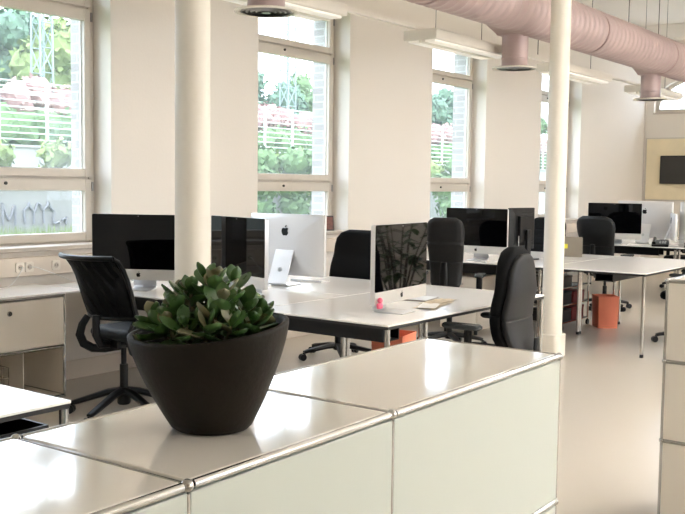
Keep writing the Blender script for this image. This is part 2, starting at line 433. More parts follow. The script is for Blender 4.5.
for xx in (.96, 4.74, 8.26, 11.98):
    b = bm_new()
    yo = .17
    def rect(x0, x1, y0, y1, z): return [(xx+x0, y0, z), (xx+x1, y0, z), (xx+x1, y1, z), (xx+x0, y1, z)]
    loft(b, [rect(-.95, .12, -.02, .17, -.04), rect(-.70, .128, .0, .24, -.09), rect(-.132, .132, yo-.132, yo+.132, -.195), rect(-.126, .126, yo-.126, yo+.126, -.21)])
    bt = obj('boot', b, M['duct'], duct, bevel=.02)
    b = bm_new(); lathe(b, [(.122, -.205), (.122, -.41), (.126, -.412), (.126, -.42), (.122, -.422), (.122, -.475), (.135, -.492)], (xx, yo, 0), 28); obj('drop_pipe', b, M['duct'], duct)
    b = bm_new(); lathe(b, [(.135, -.490), (.205, -.500), (.209, -.510), (.184, -.513), (.180, -.500), (.12, -.494)], (xx, yo, 0), 36, cap=False); df = obj('diffuser', b, M['lamp_body'], duct)
    b = bm_new()
    lathe(b, [(.182, -.498), (.180, -.495)], (xx, yo, 0), 32)
    obj('diffuser_back', b, M['dark_ring'], df)
    b = bm_new()
    for r0 in (.155, .122, .09, .058):
        lathe(b, [(r0, -.513), (r0+.012, -.508), (r0-.006, -.498), (r0-.010, -.502)], (xx, yo, 0), 32, cap=False)
    lathe(b, [(.03, -.516), (.03, -.498)], (xx, yo, 0), 20)
    obj('diffuser_blade', b, M['steel'], df)
for xx in (1.5, 4.0, 6.1, 8.9, 10.7, 11.7):
    b = bm_new(); cyl(b, (xx, 0, DR-.005), (xx, 0, ZC-DZ-.001), .005, 6); obj('hanger_rod', b, M['wire'], duct)

# ------------------------------------------------------------------ hanging lights and rail
M['lamp_glow'] = emis('lamp_diffuser', (245, 240, 232), .06)
LY = 4.515
lamp_names = ['second hanging linear light, lengthwise behind the round air diffuser at the top left', 'hanging linear light in front of the middle window', 'hanging linear light partly behind the far column', 'farthest hanging linear light beside the last duct drop', 'hanging linear light out of frame at the left']
M['fill_glow'] = emis('added_fill_emission', (255, 252, 248), 13.0)  # strong emission, only for the added lights out of view
def hang_light(x0, y, label, group=None, L=1.36, z=2.72):
    t = thing('hanging_light', label, 'light', (x0+L/2, y, z), 0, group)
    b = bm_new(); prism(b, rrect(.335, .088, .012, 3), lambda u, v: (-L/2, u, .055+v), lambda u, v: (L/2, u, .055+v)); obj('lamp_housing', b, M['lamp_body'], t)
    b = bm_new()
    for yy in (-.085, .085): prism(b, rrect(.10, .02, .006, 2), lambda u, v, yy=yy: (-L/2+.03, yy+u, .003+v), lambda u, v, yy=yy: (L/2-.03, yy+u, .003+v))
    obj('lamp_diffuser', b, M['fill_glow' if y < 1 else 'lamp_glow'], t)
    if y < 1:
        b = bm_new(); prism(b, rrect(.24, .012, .004, 2), lambda u, v: (-L/2+.05, u, .106+v), lambda u, v: (L/2-.05, u, .106+v)); obj('added_uplight', b, M['fill_glow'], t)  # upward glow added to brighten the ceiling and level surfaces
    b = bm_new(); box(b, -L/2+.01, L/2-.01, -.015, .015, -.012, .012); obj('centre_rib', b, M['lamp_body'], t)
    for sx in (-.42, .42):
        b = bm_new(); cyl(b, (sx, 0, .098), (sx, 0, ZC-z-.001), .003, 5); cyl(b, (sx, 0, .098), (sx, 0, .125), .010, 8)
        obj('suspension_wire', b, M['wire'], t)
    return t
for i, x0 in enumerate((4.50, 7.14, 9.80, 12.45)): hang_light(x0, LY, lamp_names[i])
hang_light(1.8, LY, lamp_names[4]); 
for x0 in (-2.4, -.1, 2.2, 4.9, 7.6, 10.3, 13.0):  # unseen rows of lights, added to lift the interior brightness
    if 4 < x0 < 12: hang_light(x0, .2, 'added unseen linear light that brightens the room from its other half', 'added unseen lights that brighten the room')
    if x0 > 2: hang_light(x0, -2.6, 'added unseen linear light that brightens the room from its other half', 'added unseen lights that brighten the room')
b = bm_new(); box(b, XL+.02, XF-.02, LY+.02, LY+.06, 2.823, 2.85)
rl = obj('light_rail', b, M['lamp_body'], None); tag(rl, 'thin white power rail linking the hanging lights', 'rail')
# black spotlight on the rail
sp = thing('rail_spotlight', 'small black spotlight above the rail, left of the far column', 'spotlight', (9.35, LY-.06, 2.852), R(20))
b = bm_new(); cyl(b, (0, 0, 0), (0, 0, .23), .004, 6); obj('spot_rod', b, M['wire'], sp)
b = bm_new(); tube(b, [(-.04, 0, .25), (.0, 0, .25), (.03, 0, .245)], [.028, .03, .024], 12); obj('spot_head', b, M['black_plastic'], sp)
b = bm_new(); tube(b, [(9.62, LY+.03, 3.14), (10.35, LY+.03, 3.14), (10.35, LY+.03, 2.853)], .010, 6); 
tag(obj('wall_bracket', b, M['wire']), 'thin dark bent bracket above the light rail beside the far column', 'bracket')

# ------------------------------------------------------------------ tables
def table(name, x0, x1, y0, y1, label, group=None, z=.74, tray=True, legs=((0,0),(1,0),(1,1),(0,1))):
    cx, cy = (x0+x1)/2, (y0+y1)/2; hx, hy = (x1-x0)/2-.003, (y1-y0)/2-.003
    t = thing(name, label, 'desk', (cx, cy, 0), 0, group)
    b = bm_new(); box(b, -hx, hx, -hy, hy, z-.010, z); obj('desktop', b, M['desk'], t, bevel=.0025)
    b = bm_new()
    e = .004
    box(b, -hx+e, hx-e, -hy+e, -hy+.03, z-.026, z-.0105); box(b, -hx+e, hx-e, hy-.03, hy-e, z-.026, z-.0105)
    box(b, -hx+e, -hx+.03, -hy+.03, hy-.03, z-.026, z-.0105); box(b, hx-.03, hx-e, -hy+.03, hy-.03, z-.026, z-.0105)
    box(b, -hx+.03, hx-.03, -hy+.03, hy-.03, z-.022, z-.0105)
    obj('edge_frame', b, M['black_edge'], t, smooth=0)
    for (i, j) in legs:
        px, py = (-hx+.018, hx-.018)[i], (-hy+.018, hy-.018)[j]
        b = bm_new(); lathe(b, [(.0165, .03), (.0165, z-.0265)], (px, py, 0), 16); lg = obj('leg', b, M['chrome'], t)
        b = bm_new(); lathe(b, [(.0175, .001), (.0175, .028), (.0165, .0295)], (px, py, 0), 16); obj('levelling_foot', b, M['black_plastic'], lg)
    if tray == 2:
        b = bm_new(); box(b, -hx+.10, -hx+.108, -hy+.10, hy-.10, z-.115, z-.0265); box(b, -hx+.108, -hx+.25, -hy+.10, hy-.10, z-.115, z-.107); box(b, -hx+.25, -hx+.258, -hy+.10, hy-.10, z-.115, z-.0265)
        obj('cable_tray', b, M['black_plastic'], t, smooth=0)
    elif tray:
        b = bm_new()
        long_y = hy > hx
        w, l = .085, (hy if long_y else hx)*.72
        oy = 0
        if long_y: box(b, -hx+.14, -hx+.16+2*w, -l, l, z-.12, z-.112); box(b, -hx+.14, -hx+.148, -l, l, z-.112, z-.0265); box(b, -hx+.152+2*w, -hx+.16+2*w, -l, l, z-.112, z-.0265)
        else: box(b, -l, l, -w, w, z-.12, z-.112); box(b, -l, l, -w, -w+.008, z-.112, z-.0265); box(b, -l, l, w-.008, w, z-.112, z-.0265)
        obj('cable_tray', b, M['black_plastic'], t, smooth=0)
    return t
table('desk', 4.16, 6.08, 2.79, 3.752, 'white desk in the middle with the newspaper and pink figure on it', tray=2)
table('desk', 4.16, 5.115, 3.756, 5.70, 'white desk behind the plant carrying the two black screens that face us')
table('desk', 5.119, 6.08, 3.756, 5.70, 'white desk carrying the silver computer seen from the back')
table('desk', 8.19, 10.12, 2.83, 3.79, 'white desk right of the far column with one chrome leg in the open floor')
table('desk', 8.16, 9.12, 3.794, 5.70, 'white desk behind the seamed dark grey chair, carrying a wide black screen')
table('desk', 9.124, 10.08, 3.794, 5.70, 'white desk with the grey laptop, behind the far column')
table('desk', 12.05, 13.02, 3.79, 5.70, 'white desk in the far row with screens and telephones')
table('desk', 13.024, 13.99, 3.79, 5.70, 'rearmost white desk behind the far computers')
table('desk', 12.05, 13.98, 2.80, 3.786, 'white desk of the far row running out of frame at the right')
table('desk', .55, 2.02, 2.63, 3.55, 'white desk corner at the left edge, beyond the sideboard', tray=False)
b = bm_new(); box(b, .62, 1.96, 2.68, 2.95, .545, .553); box(b, .62, 1.96, 2.68, 2.688, .553, .66); box(b, .62, 1.96, 2.942, 2.95, .553, .66); box(b, 1.952, 1.96, 2.688, 2.942, .553, .66)
for xx in (.8, 1.75): box(b, xx, xx+.02, 2.81, 2.83, .553, .708)
tag(obj('hanging_shelf', b, M['black_plastic'], smooth=0), 'black hanging tray under the desk at the left edge', 'tray')

# ------------------------------------------------------------------ modular chrome-framed cabinets
def fbox(bm, o, ex, ey, ez): pass
def cabinet(name, label, cat, loc, rz, xs, zs, D, tubes_v=.0075, tubes_h=.0095, top=M['white_top'], front=M['front_metal'], fronts=True, foot=.03, handle=False, cross=.0065, br=.0125):
    """local: x along the front, front face at y=0, depth towards +y. xs, zs: joint grid"""
    t = thing(name, label, cat, loc, rz)
    zt = zs[-1]
    for x in xs:
        for z in zs:
            for y in (0, D):
                b = bm_new(); ball(b, (x, y, z), br, 14, 10); obj('ball_joint', b, M['chrome'], t, smooth=80)
    for z in zs:
        for y in (0, D):
            for a, c in zip(xs[:-1], xs[1:]):
                b = bm_new(); cyl(b, (a+.01, y, z), (c-.01, y, z), tubes_h, 12); obj('frame_tube', b, M['chrome'], t)
        for x in xs:
            b = bm_new(); cyl(b, (x, .01, z), (x, D-.01, z), cross if 0 < xs.index(x) < len(xs)-1 else tubes_h, 12); obj('cross_tube', b, M['chrome'], t)
    for x in xs:
        for y in (0, D):
            for a, c in zip(zs[:-1], zs[1:]):
                b = bm_new(); cyl(b, (x, y, a+.01), (x, y, c-.01), tubes_v, 12); obj('upright_tube', b, M['chrome'], t)
    for x in xs:
        for y in (0, D):
            b = bm_new(); lathe(b, [(.012, .001-0), (.012, zs[0]-.011)], (x, y, 0), 10); obj('foot', b, M['black_plastic'], t)
    g = .0062
    for a, c in zip(xs[:-1], xs[1:]):
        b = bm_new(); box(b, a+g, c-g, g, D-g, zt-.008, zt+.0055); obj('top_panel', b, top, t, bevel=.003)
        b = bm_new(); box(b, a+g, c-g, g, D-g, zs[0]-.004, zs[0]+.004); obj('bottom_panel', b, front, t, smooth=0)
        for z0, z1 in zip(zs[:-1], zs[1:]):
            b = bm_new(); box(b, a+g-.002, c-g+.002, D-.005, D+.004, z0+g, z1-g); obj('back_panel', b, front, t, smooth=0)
            if fronts:
                b = bm_new(); box(b, a+g-.0035, c-g+.0035, -.004, .008, z0+g+.002, z1-g-.002); fp = obj('front_panel', b, front, t, bevel=.002)
    for x, s in ((xs[0], -1), (xs[-1], 1)):
        for z0, z1 in zip(zs[:-1], zs[1:]):
            b = bm_new(); box(b, x-.004, x+.004, g, D-g, z0+g, z1-g); obj('side_panel', b, front, t, smooth=0)
    return t
ZS = [.03, .38, .73, 1.08]
CA = R(1.2)
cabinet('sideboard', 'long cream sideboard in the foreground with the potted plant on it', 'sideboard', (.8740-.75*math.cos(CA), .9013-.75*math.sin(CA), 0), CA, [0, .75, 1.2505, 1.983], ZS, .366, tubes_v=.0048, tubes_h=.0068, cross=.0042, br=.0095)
cabinet('file_cabinet', 'cream cabinet with three stacked fronts at the right edge', 'cabinet', (4.15, 1.337, 0), R(-90), [0, .75], ZS, .366, front=M['cab_metal'], top=M['white_top'])

# low wall cabinet at the left: drawer above, open compartment below with a wire basket
wc = thing('drawer_cabinet', 'low cream cabinet under the left window with a lockable drawer over an open shelf', 'cabinet', (3.245, 5.285, 0))
W_, D_ = .755, .47
b = bm_new(); box(b, -.9, W_+.148, -.012, D_+.06, .725, .74); obj('top_panel', b, M['desk'], wc, bevel=.003)
b = bm_new()
for x in (0, W_):
    for y in (.008, D_): cyl(b, (x, y, .03), (x, y, .724), .009, 10)
obj('upright_tube', b, M['chrome'], wc)
b = bm_new()
for z in (.04, .375, .712):
    for y in (.008, D_): cyl(b, (-.9, y, z), (W_, y, z), .009, 10)
    for x in (0, W_): cyl(b, (x, .01, z), (x, D_, z), .009, 10)
obj('frame_tube', b, M['chrome'], wc)
b = bm_new(); box(b, W_-.006, W_-.001, .02, D_-.01, .05, .705); obj('side_panel', b, M['cab_metal'], wc, smooth=0)
b = bm_new(); box(b, -.004, .002, .02, D_-.01, .05, .705); obj('side_panel', b, M['cab_metal'], wc, smooth=0)
b = bm_new(); box(b, 0, W_-.008, D_-.02, D_-.012, .05, .705); box(b, .45, .455, .03, D_-.02, .05, .36); box(b, .0, W_-.008, .02, D_-.02, .372, .380); obj('back_panel', b, M['cab_metal'], wc, smooth=0)
b = bm_new(); box(b, 0, W_-.008, .02, D_-.02, .036, .044); obj('shelf_panel', b, M['cab_metal'], wc, smooth=0)
b = bm_new(); box(b, .012, W_-.012, -.006, .014, .388, .702); dr = obj('drawer', b, M['cab_metal'], wc, bevel=.004)
b = bm_new(); lathe(b, [(.017, 0), (.017, .006), (.013, .010), (.006, .010)], (0, 0, 0), 16)
bmesh.ops.transform(b, matrix=Matrix.Translation((.33, -.006, .632)) @ Matrix.Rotation(R(90), 4, 'X'), verts=b.verts[:]); obj('drawer_lock', b, M['chrome'], dr)
b = bm_new(); cyl(b, (.33, -.0172, .632), (.33, -.0165, .632), .005, 10); obj('keyhole', b, M['hole'], dr)
for x0 in (-.9,):
    b = bm_new(); box(b, x0, -.014, -.006, .014, .388, .702); obj('drawer', b, M['cab_metal'], wc, bevel=.004)
    b = bm_new(); box(b, x0, -.014, -.006, .014, .05, .362); obj('door', b, M['cab_metal'], wc, bevel=.004)
bk = thing('wire_basket', 'chrome wire basket in the open shelf of the left cabinet', 'basket', (3.47, 5.50, .045))
b = bm_new()
for z in (.02, .09, .16, .23):
    tube(b, [(-.14,-.15,z),(.14,-.15,z),(.14,.15,z),(-.14,.15,z),(-.14,-.15,z)], .003, 5)
obj('rim_wire', b, M['wire_basket'], bk)
b = bm_new()
for i in range(7):
    x = -.14+.28*i/6
    for y in (-.15, .15): cyl(b, (x, y, .002), (x, y, .23), .0022, 5)
    y = -.15+.3*i/6
    for x2 in (-.14, .14): cyl(b, (x2, y, .002), (x2, y, .23), .0022, 5)
    cyl(b, (-.14, y, .004), (.14, y, .004), .0022, 5)
obj('basket_wire', b, M['wire_basket'], bk)

# ------------------------------------------------------------------ computers
def apple_pts(s):
    body = [(0,.30),(.10,.36),(.24,.39),(.36,.34),(.42,.27),(.34,.18),(.31,.06),(.34,-.06),(.43,-.15),(.38,-.28),(.30,-.40),(.21,-.48),(.12,-.48),(0,-.44),
            (-.12,-.48),(-.21,-.48),(-.31,-.39),(-.40,-.24),(-.45,-.06),(-.45,.12),(-.39,.27),(-.28,.37),(-.14,.37)]
    leaf = [(0,.44),(.01,.55),(.08,.64),(.17,.68),(.18,.58),(.12,.49)]
    return [[(x*s, y*s) for x, y in body], [(x*s, y*s) for x, y in leaf]]
def imac(label, loc, rz, w=.65, scale=1., facing_back=False, group=None):
    t = thing('all_in_one_computer', label, 'computer', loc, rz, group)
    h = .445*w/.65; zb = .070; hw = w/2
    # shell: front at y=0, bulging towards +y
    b = bm_new(); rings = []
    for s, d in ((1, .001), (1, .027), (.985, .031), (.93, .036), (.80, .043), (.60, .048), (.35, .051), (.1, .052)):
        rings.append([(u*(s if d > .027 else 1), d, zb+h/2+v*(s if d > .027 else 1)) for u, v in rrect(w, h, .012)])
    loft(b, rings); obj('shell', b, M['alu'], t, smooth=30)
    chin = .074*w/.65
    b = bm_new(); prism(b, [(u, v) for u, v in rrect(w-.003, h-chin, .010)], lambda u, v: (u, -.003, zb+chin+(h-chin)/2+v), lambda u, v: (u, .001, zb+chin+(h-chin)/2+v)); g = obj('screen', b, M['screen'], t)
    b = bm_new(); cyl(b, (0, -.0036, zb+h-.012), (0, -.0028, zb+h-.012), .003, 8); obj('webcam', b, M['grey_plastic'], g)
    b = bm_new(); prism(b, rrect(w, chin-.002, .008), lambda u, v: (u, -.002, zb+chin/2+v), lambda u, v: (u, .001, zb+chin/2+v)); c = obj('chin', b, M['alu_w'], t)
    b = bm_new()
    for pl in apple_pts(.032): prism(b, pl, lambda u, v: (u, -.0032, zb+chin/2+v), lambda u, v: (u, -.0019, zb+chin/2+v))
    obj('logo', b, M['black_plastic'], c)
    b = bm_new()
    for pl in apple_pts(.065): prism(b, pl, lambda u, v: (-u, .0535, zb+h*.72+v), lambda u, v: (-u, .034, zb+h*.72+v))
    obj('logo', b, M['black_plastic'], t)
    # bent plate stand
    prof = [(-.05, .0025), (.10, .0025), (.135, .006), (.146, .018), (.142, .034), (.05, .255)]
    b = bm_new(); th = .004; L = []; Rr = []
    for i, (y, z) in enumerate(prof):
        a = prof[max(i-1, 0)]; c2 = prof[min(i+1, len(prof)-1)]
        d = Vector((c2[0]-a[0], c2[1]-a[1])).normalized(); n = Vector((-d.y, d.x))*th*.6
        L.append((y+n.x, z+n.y)); Rr.append((y-n.x, z-n.y))
    poly = L + list(reversed(Rr))
    zmin = min(p[1] for p in poly)
    poly = [(y, z-zmin+.0005) for y, z in poly]
    prism(b, poly, lambda u, v: (-.08*w/.65, u, v), lambda u, v: (.08*w/.65, u, v)); st = obj('stand', b, M['alu'], t, bevel=.002)
    b = bm_new(); d = Vector((0, -.092, .221)).normalized(); nrm = Vector((0, .221, .092)).normalized(); cc = Vector((0, .108, .115))
    cyl(b, cc+nrm*.001, cc+nrm*.0045, .019, 18); obj('cable_hole', b, M['grey_plastic'], st)
    return t
def face(nx, ny): return math.atan2(ny, nx) + PI/2
T = .7405
imac('all-in-one computer with black screen facing us, left of the near column', (4.37, 4.975, T), face(-.87, -.50))
imac('all-in-one computer with black screen reflecting a window, right of the near column', (4.585, 4.27, T), face(-.965, .26))
imac('silver all-in-one computer seen from the back, with the logo and bent stand showing', (5.385, 4.50, T), face(.99, .09))
imac('all-in-one computer on the middle desk, black screen reflecting leaves, pink figure at its foot', (4.63, 3.02, T), face(.11, -.99))
imac('all-in-one computer with wide black screen just left of the black monitor back', (8.40, 4.61, T), face(-.995, -.1))
imac('all-in-one computer with black screen in the far row, above the low black chair', (12.10, 4.62, T), face(-.97, -.20), w=.68)
imac('white computer back in the far row, left one, its logo beside the black screen', (12.72, 4.43, T), face(.99, .1), w=.72)
imac('small dark oblique screen between the white computer backs in the far row', (12.44, 3.945, T), face(.42, -.91), w=.5)
imac('white computer back at the right edge of the far row', (12.72, 3.60, T), face(.99, .1), w=.72)

# black monitor seen from the back
def monitor(label, loc, rz, w=.52, h=.42):
    t = thing('monitor', label, 'monitor', loc, rz)
    b = bm_new(); rings = []
    zb = .10
    for s, d in ((1, 0), (1, .02), (.80, .045), (.78, .05)):
        rings.append([(u*s, d, zb+h/2+v*s) for u, v in rrect(w, h, .01)])
    loft(b, rings); obj('housing', b, M['grey_leather'], t)
    b = bm_new(); prism(b, rrect(w*.55, h*.62, .012), lambda u, v: (u, .05, zb+h/2+v), lambda u, v: (u, .085, zb+h/2+v)); obj('back_box', b, M['black_plastic'], t, bevel=.004)
    b = bm_new(); box(b, -w/2+.012, w/2-.012, -.002, .001, zb+.015, zb+h-.015); obj('display', b, M['screen'], t, smooth=0)
    b = bm_new(); prism(b, rrect(.07, .03, .01), lambda u, v: (u, .10+v, .012), lambda u, v: (u, .10+v, .30)); obj('stand', b, M['black_plastic'], t)
    b = bm_new(); prism(b, rrect(.24, .18, .03), lambda u, v: (u, .08+v, .0005), lambda u, v: (u, .08+v, .012)); obj('stand_base', b, M['black_plastic'], t, bevel=.003)
    b = bm_new(); tube(b, [(.12, .07, zb+.14), (.16, .10, .12), (.14, .13, .04), (.05, .17, .012)], .004, 6); obj('power_cable', b, M['cable_white'], t)
    return t
monitor('black monitor seen from the back, right of a wide black screen', (8.90, 4.38, T), face(.16, .987), .43, .42)

# keyboards, mice, phones, papers, small items
def keyboard(label, loc, rz, group=None):
    t = thing('keyboard', label, 'keyboard', loc, rz, group)
    b = bm_new(); vs = [(-.06, .0005), (.055, .0005), (.055, .014), (.045, .014), (-.06, .004)]
    prism(b, vs, lambda u, v: (-.14, u, v), lambda u, v: (.14, u, v)); obj('case', b, M['alu'], t)
    b = bm_new()
    for r in range(5):
        n = 13
        for k in range(n):
            x0 = -.132 + .264*k/n
            y0 = -.052+.0185*r; z = .0055+ .0018*r
            if r == 0 and 3 <= k <= 8:
                if k == 3: cbox(b, (x0+.264*3/n, y0+.008, z+.001), (.264*5.7/n, .0155, .003))
                continue
            cbox(b, (x0+.009, y0+.008, z+.001), (.0165, .0155, .003))
    obj('keys', b, M['paper_w'], t, smooth=0)
    return t
keyboard('white keyboard beside the foot of the silver computer back', (5.66, 4.52, T), R(95))
keyboard('slim keyboard on the desk behind the seamed dark grey chair', (8.24, 4.25, T), R(-55))
keyboard('slim keyboard in front of the black screen in the far row', (12.17, 4.31, T), R(-80))
def mouse(label, loc, rz):
    t = thing('computer_mouse', label, 'mouse', loc, rz)
    b = bm_new(); loft(b, [[(u*s, v*s, z) for u, v in rrect(.058, .11, .027)] for s, z in ((.96, .0005), (1, .008), (.93, .019), (.70, .027), (.3, .031))]); obj('shell', b, M['paper_w'], t, smooth=60)
    return t
mouse('white mouse left of the far black screen', (12.16, 4.90, T), R(80))
pp = thing('newspaper', 'crumpled newspaper lying on the middle desk in front of the screen', 'newspaper', (5.06, 3.03, T), R(8))
for (ox, oy, w, d, rz, hh, mm) in ((0, .03, .40, .13, 4, .003, 'paper'), (.14, .06, .30, .12, -5, .007, 'paper'), (-.12, .01, .20, .11, 14, .011, 'paper_w')):
    b = bm_new(); n = 10; random.seed(int(w*100))
    rows = []
    for lay in (0, 1):
        g = []
        for i in range(n+1):
            row = []
            for j in range(6):
                x = -w/2+w*i/n; y = -d/2+d*j/5
                z = hh*.0 + .001 + .006*abs(math.sin(i*1.1+j*.9+ox*9))*(i/n) + (hh-.003) + .0012*lay
                c_, s_ = math.cos(R(rz)), math.sin(R(rz))
                row.append(b.verts.new((ox+x*c_-y*s_, oy+x*s_+y*c_, z)))
            g.append(row)
        rows.append(g)
    for g in rows:
        for i in range(n):
            for j in range(5): b.faces.new((g[i][j], g[i+1][j], g[i+1][j+1], g[i][j+1]))
    A, B = rows
    for i in range(n):
        b.faces.new((A[i][0],A[i+1][0],B[i+1][0],B[i][0])); b.faces.new((A[i][5],A[i+1][5],B[i+1][5],B[i][5]))
    for j in range(5):
        b.faces.new((A[0][j],A[0][j+1],B[0][j+1],B[0][j])); b.faces.new((A[n][j],A[n][j+1],B[n][j+1],B[n][j]))
    obj('sheet', b, M[mm], pp)
tp = thing('tablet', 'thin grey tablet behind the newspaper on the middle desk', 'tablet', (5.27, 3.29, T), R(12))
b = bm_new(); prism(b, rrect(.25, .17, .014), lambda u, v: (u, v, .0006), lambda u, v: (u, v, .0075)); obj('tablet_case', b, M['alu_grey'], tp, bevel=.002)
b = bm_new(); prism(b, rrect(.235, .155, .008), lambda u, v: (u, v, .0074), lambda u, v: (u, v, .0082)); obj('display', b, M['grey_plastic'], tp)
pk = thing('pink_figure', 'small pink rubber figure stuck to the lower left corner of the middle computer', 'figurine', (4.333, 2.972, .794), face(.11, -.99))
b = bm_new(); pts = rrect(.052, .034, .014, 4)
loft(b, [[(u*.8, .004, .018+v*.8) for u, v in pts], [(u, .0, .018+v) for u, v in pts], [(u*.9, -.012, .018+v*.9) for u, v in pts], [(u*.5, -.016, .018+v*.5) for u, v in pts]]); obj('figure_body', b, M['pink'], pk, smooth=80)
b = bm_new(); lathe(b, [(.004, 0), (.013, .004), (.016, .014), (.012, .025), (.004, .030)], (0, -.006, .034), 14); obj('head', b, M['pink'], pk, smooth=80)

def laptop(label, loc, rz, w=.33, d=.205):
    t = thing('laptop', label, 'laptop', loc, rz)
    b = bm_new(); prism(b, rrect(w, d, .012), lambda u, v: (u, v, .0005), lambda u, v: (u, v, .015)); obj('base', b, M['alu_grey'], t, bevel=.003)
    b = bm_new(); ang = R(15)
    def mp(off): return lambda u, v: (u, d/2-.004 + (v+d/2)*math.sin(ang)+off*math.cos(ang), .016 + (v+d/2)*math.cos(ang) - off*math.sin(ang))
    prism(b, rrect(w, d, .012), mp(0), mp(.007)); ld = obj('lid', b, M['alu_grey'], t, bevel=.002)
    b = bm_new(); prism(b, rrect(w-.02, d-.02, .006), mp(-.0006), mp(.0001)); obj('display', b, M['screen'], ld)
    b = bm_new()
    def mq(off): return lambda u, v: mp(off)(u+.03, v-.0)
    prism(b, rrect(.085, .05, .004), mq(.0071), mq(.0078)); obj('sticker', b, M['yellow'], ld)
    b = bm_new()
    for r in range(4):
        for k in range(11): cbox(b, (-.13+.026*k, -.03+.024*r, .0155), (.021, .019, .002))
    obj('keys', b, M['black_plastic'], t, smooth=0)
    return t
laptop('grey laptop with a yellow sticker on its lid, beside the far column', (9.66, 4.20, T), face(.93, .35))

def phone(label, loc, rz):
    t = thing('telephone', label, 'telephone', loc, rz)
    b = bm_new(); prism(b, [(-.10, .0005), (.10, .0005), (.10, .075), (.07, .08), (-.10, .025)], lambda u, v: (-.10, u, v), lambda u, v: (.10, u, v)); obj('phone_base', b, M['black_plastic'], t, bevel=.006)
    b = bm_new(); tube(b, [(-.075, -.09, .045), (-.075, -.07, .062), (-.075, .05, .098), (-.075, .09, .095)], [.024, .018, .018, .024], 10); obj('handset', b, M['black_plastic'], t)
    b = bm_new()
    for i in range(3):
        for j in range(4):
            y = -.06+.025*j; cbox(b, (.0+.03*i, y, .0335+(y+.1)*.324), (.02, .016, .006))
    obj('buttons', b, M['grey_plastic'], t, smooth=0)
    b = bm_new(); cbox(b, (.03, .055, .0800), (.09, .035, .004), Euler((R(18), 0, 0))); obj('phone_display', b, M['hole'], t)
    return t
phone('black desk telephone in front of the white computer backs', (12.155, 4.03, T), R(-75))
phone('dark desk telephone nearest the right edge of the far row', (12.22, 3.62, T), R(-95))

pf = thing('picture_frame', 'small dark red picture standing on the sill of the window behind the silver computer', 'picture frame', (7.74, 5.925, Z0+.0325), R(-22))
b = bm_new(); prism(b, rrect(.10, .15, .006), lambda u, v: (u, .0 + (v+.075)*.18, .0008+v+.075), lambda u, v: (u, .012 + (v+.075)*.18, .0008+v+.075)); obj('frame_border', b, M['hole'], pf)
b = bm_new(); prism(b, rrect(.08, .125, .003), lambda u, v: (u, -.001 + (v+.075)*.18, .0008+v+.075), lambda u, v: (u, .001 + (v+.075)*.18, .0008+v+.075)); obj('picture', b, M['photo_red'], pf)
b = bm_new(); box(b, -.012, .012, .03, .075, .0008, .008); box(b, -.012, .012, .03, .036, .006, .10); obj('prop', b, M['hole'], pf)

# white cables from the sockets to the desk
for nm, pts, lb in (('power_cable', [(4.085, YW-.066, .867), (4.12, YW-.10, .862), (4.28, YW-.13, .80), (4.42, YW-.16, .7455), (4.62, YW-.24, .7445), (4.75, YW-.55, .7445)], 'white cable from the right-hand socket to the desk with the black screen'),
                    ('power_cable', [(4.01, YW-.066, .867), (4.0, YW-.10, .86), (3.94, YW-.11, .79), (3.86, YW-.12, .7435), (3.70, YW-.13, .7435)], 'white cable hanging from the left-hand socket to the low cabinet')):
    b = bm_new(); 
    P = [Vector(p) for p in pts]; sm = []
    for i in range(len(P)-1):
        p0, p1, p2, p3 = P[max(i-1,0)], P[i], P[i+1], P[min(i+2, len(P)-1)]
        for k in range(6):
            s = k/6; sm.append(.5*((2*p1)+(p2-p0)*s+(2*p0-5*p1+4*p2-p3)*s*s+(3*p1-p0-3*p2+p3)*s**3))
    sm.append(P[-1]); tube(b, sm, .0035, 6); tag(obj(nm, b, M['cable_white']), lb, 'cable')

# ------------------------------------------------------------------ chairs (local: faces +y, origin on the floor)
def chair_base(t, m, lift=.40, rot=0, rad=.31, hub=0):
    b = bm_new()
    lathe(b, [(.035, .075), (.042, .085), (.042, .125+hub), (.03, .135+hub)], seg=14)
    for k in range(5):
        a = rot + 2*PI*k/5; c, s = math.cos(a), math.sin(a)
        P = [(.02*c, .02*s, .112+hub), (.10*c, .10*s, .108+hub*.8), ((rad-.03)*c, (rad-.03)*s, .078), (rad*c, rad*s, .070)]
        tube(b, P, [.031, .029, .023, .020], 8, flat=(1, .8))
    obj('star_base', b, m, t)
    for k in range(5):
        a = rot + 2*PI*k/5; c, s = math.cos(a), math.sin(a)
        b = bm_new(); tx, ty = -s, c
        cx, cy = rad*c, rad*s
        for o in (-.014, .014):
            p = Vector((cx+tx*o+c*.012, cy+ty*o+s*.012, .0295)); q = Vector((tx, ty, 0))*.009
            cyl(b, p-q, p+q, .0285, 14)
        cyl(b, (cx, cy, .035), (cx, cy, .068), .011, 8)
        prism(b, [(-.024, .03), (.026, .03), (.02, .05), (-.012, .056)], lambda u, v: (cx+c*u-tx*.006, cy+s*u-ty*.006, v), lambda u, v: (cx+c*u+tx*.006, cy+s*u+ty*.006, v))
        obj('caster', b, M['black_plastic'], t)
    b = bm_new(); lathe(b, [(.026, .13+hub), (.026, .28+hub), (.017, .282+hub), (.017, lift)], seg=14); obj('gas_lift', b, M['black_plastic'], t)
    b = bm_new(); box(b, -.09, .09, -.12, .10, lift-.02, lift+.025); cyl(b, (.09, .02, lift), (.2, .02, lift), .006, 6); cyl(b, (.2, .02, lift), (.245, .02, lift), .012, 8)
    obj('tilt_mechanism', b, M['black_plastic'], t, bevel=.01)
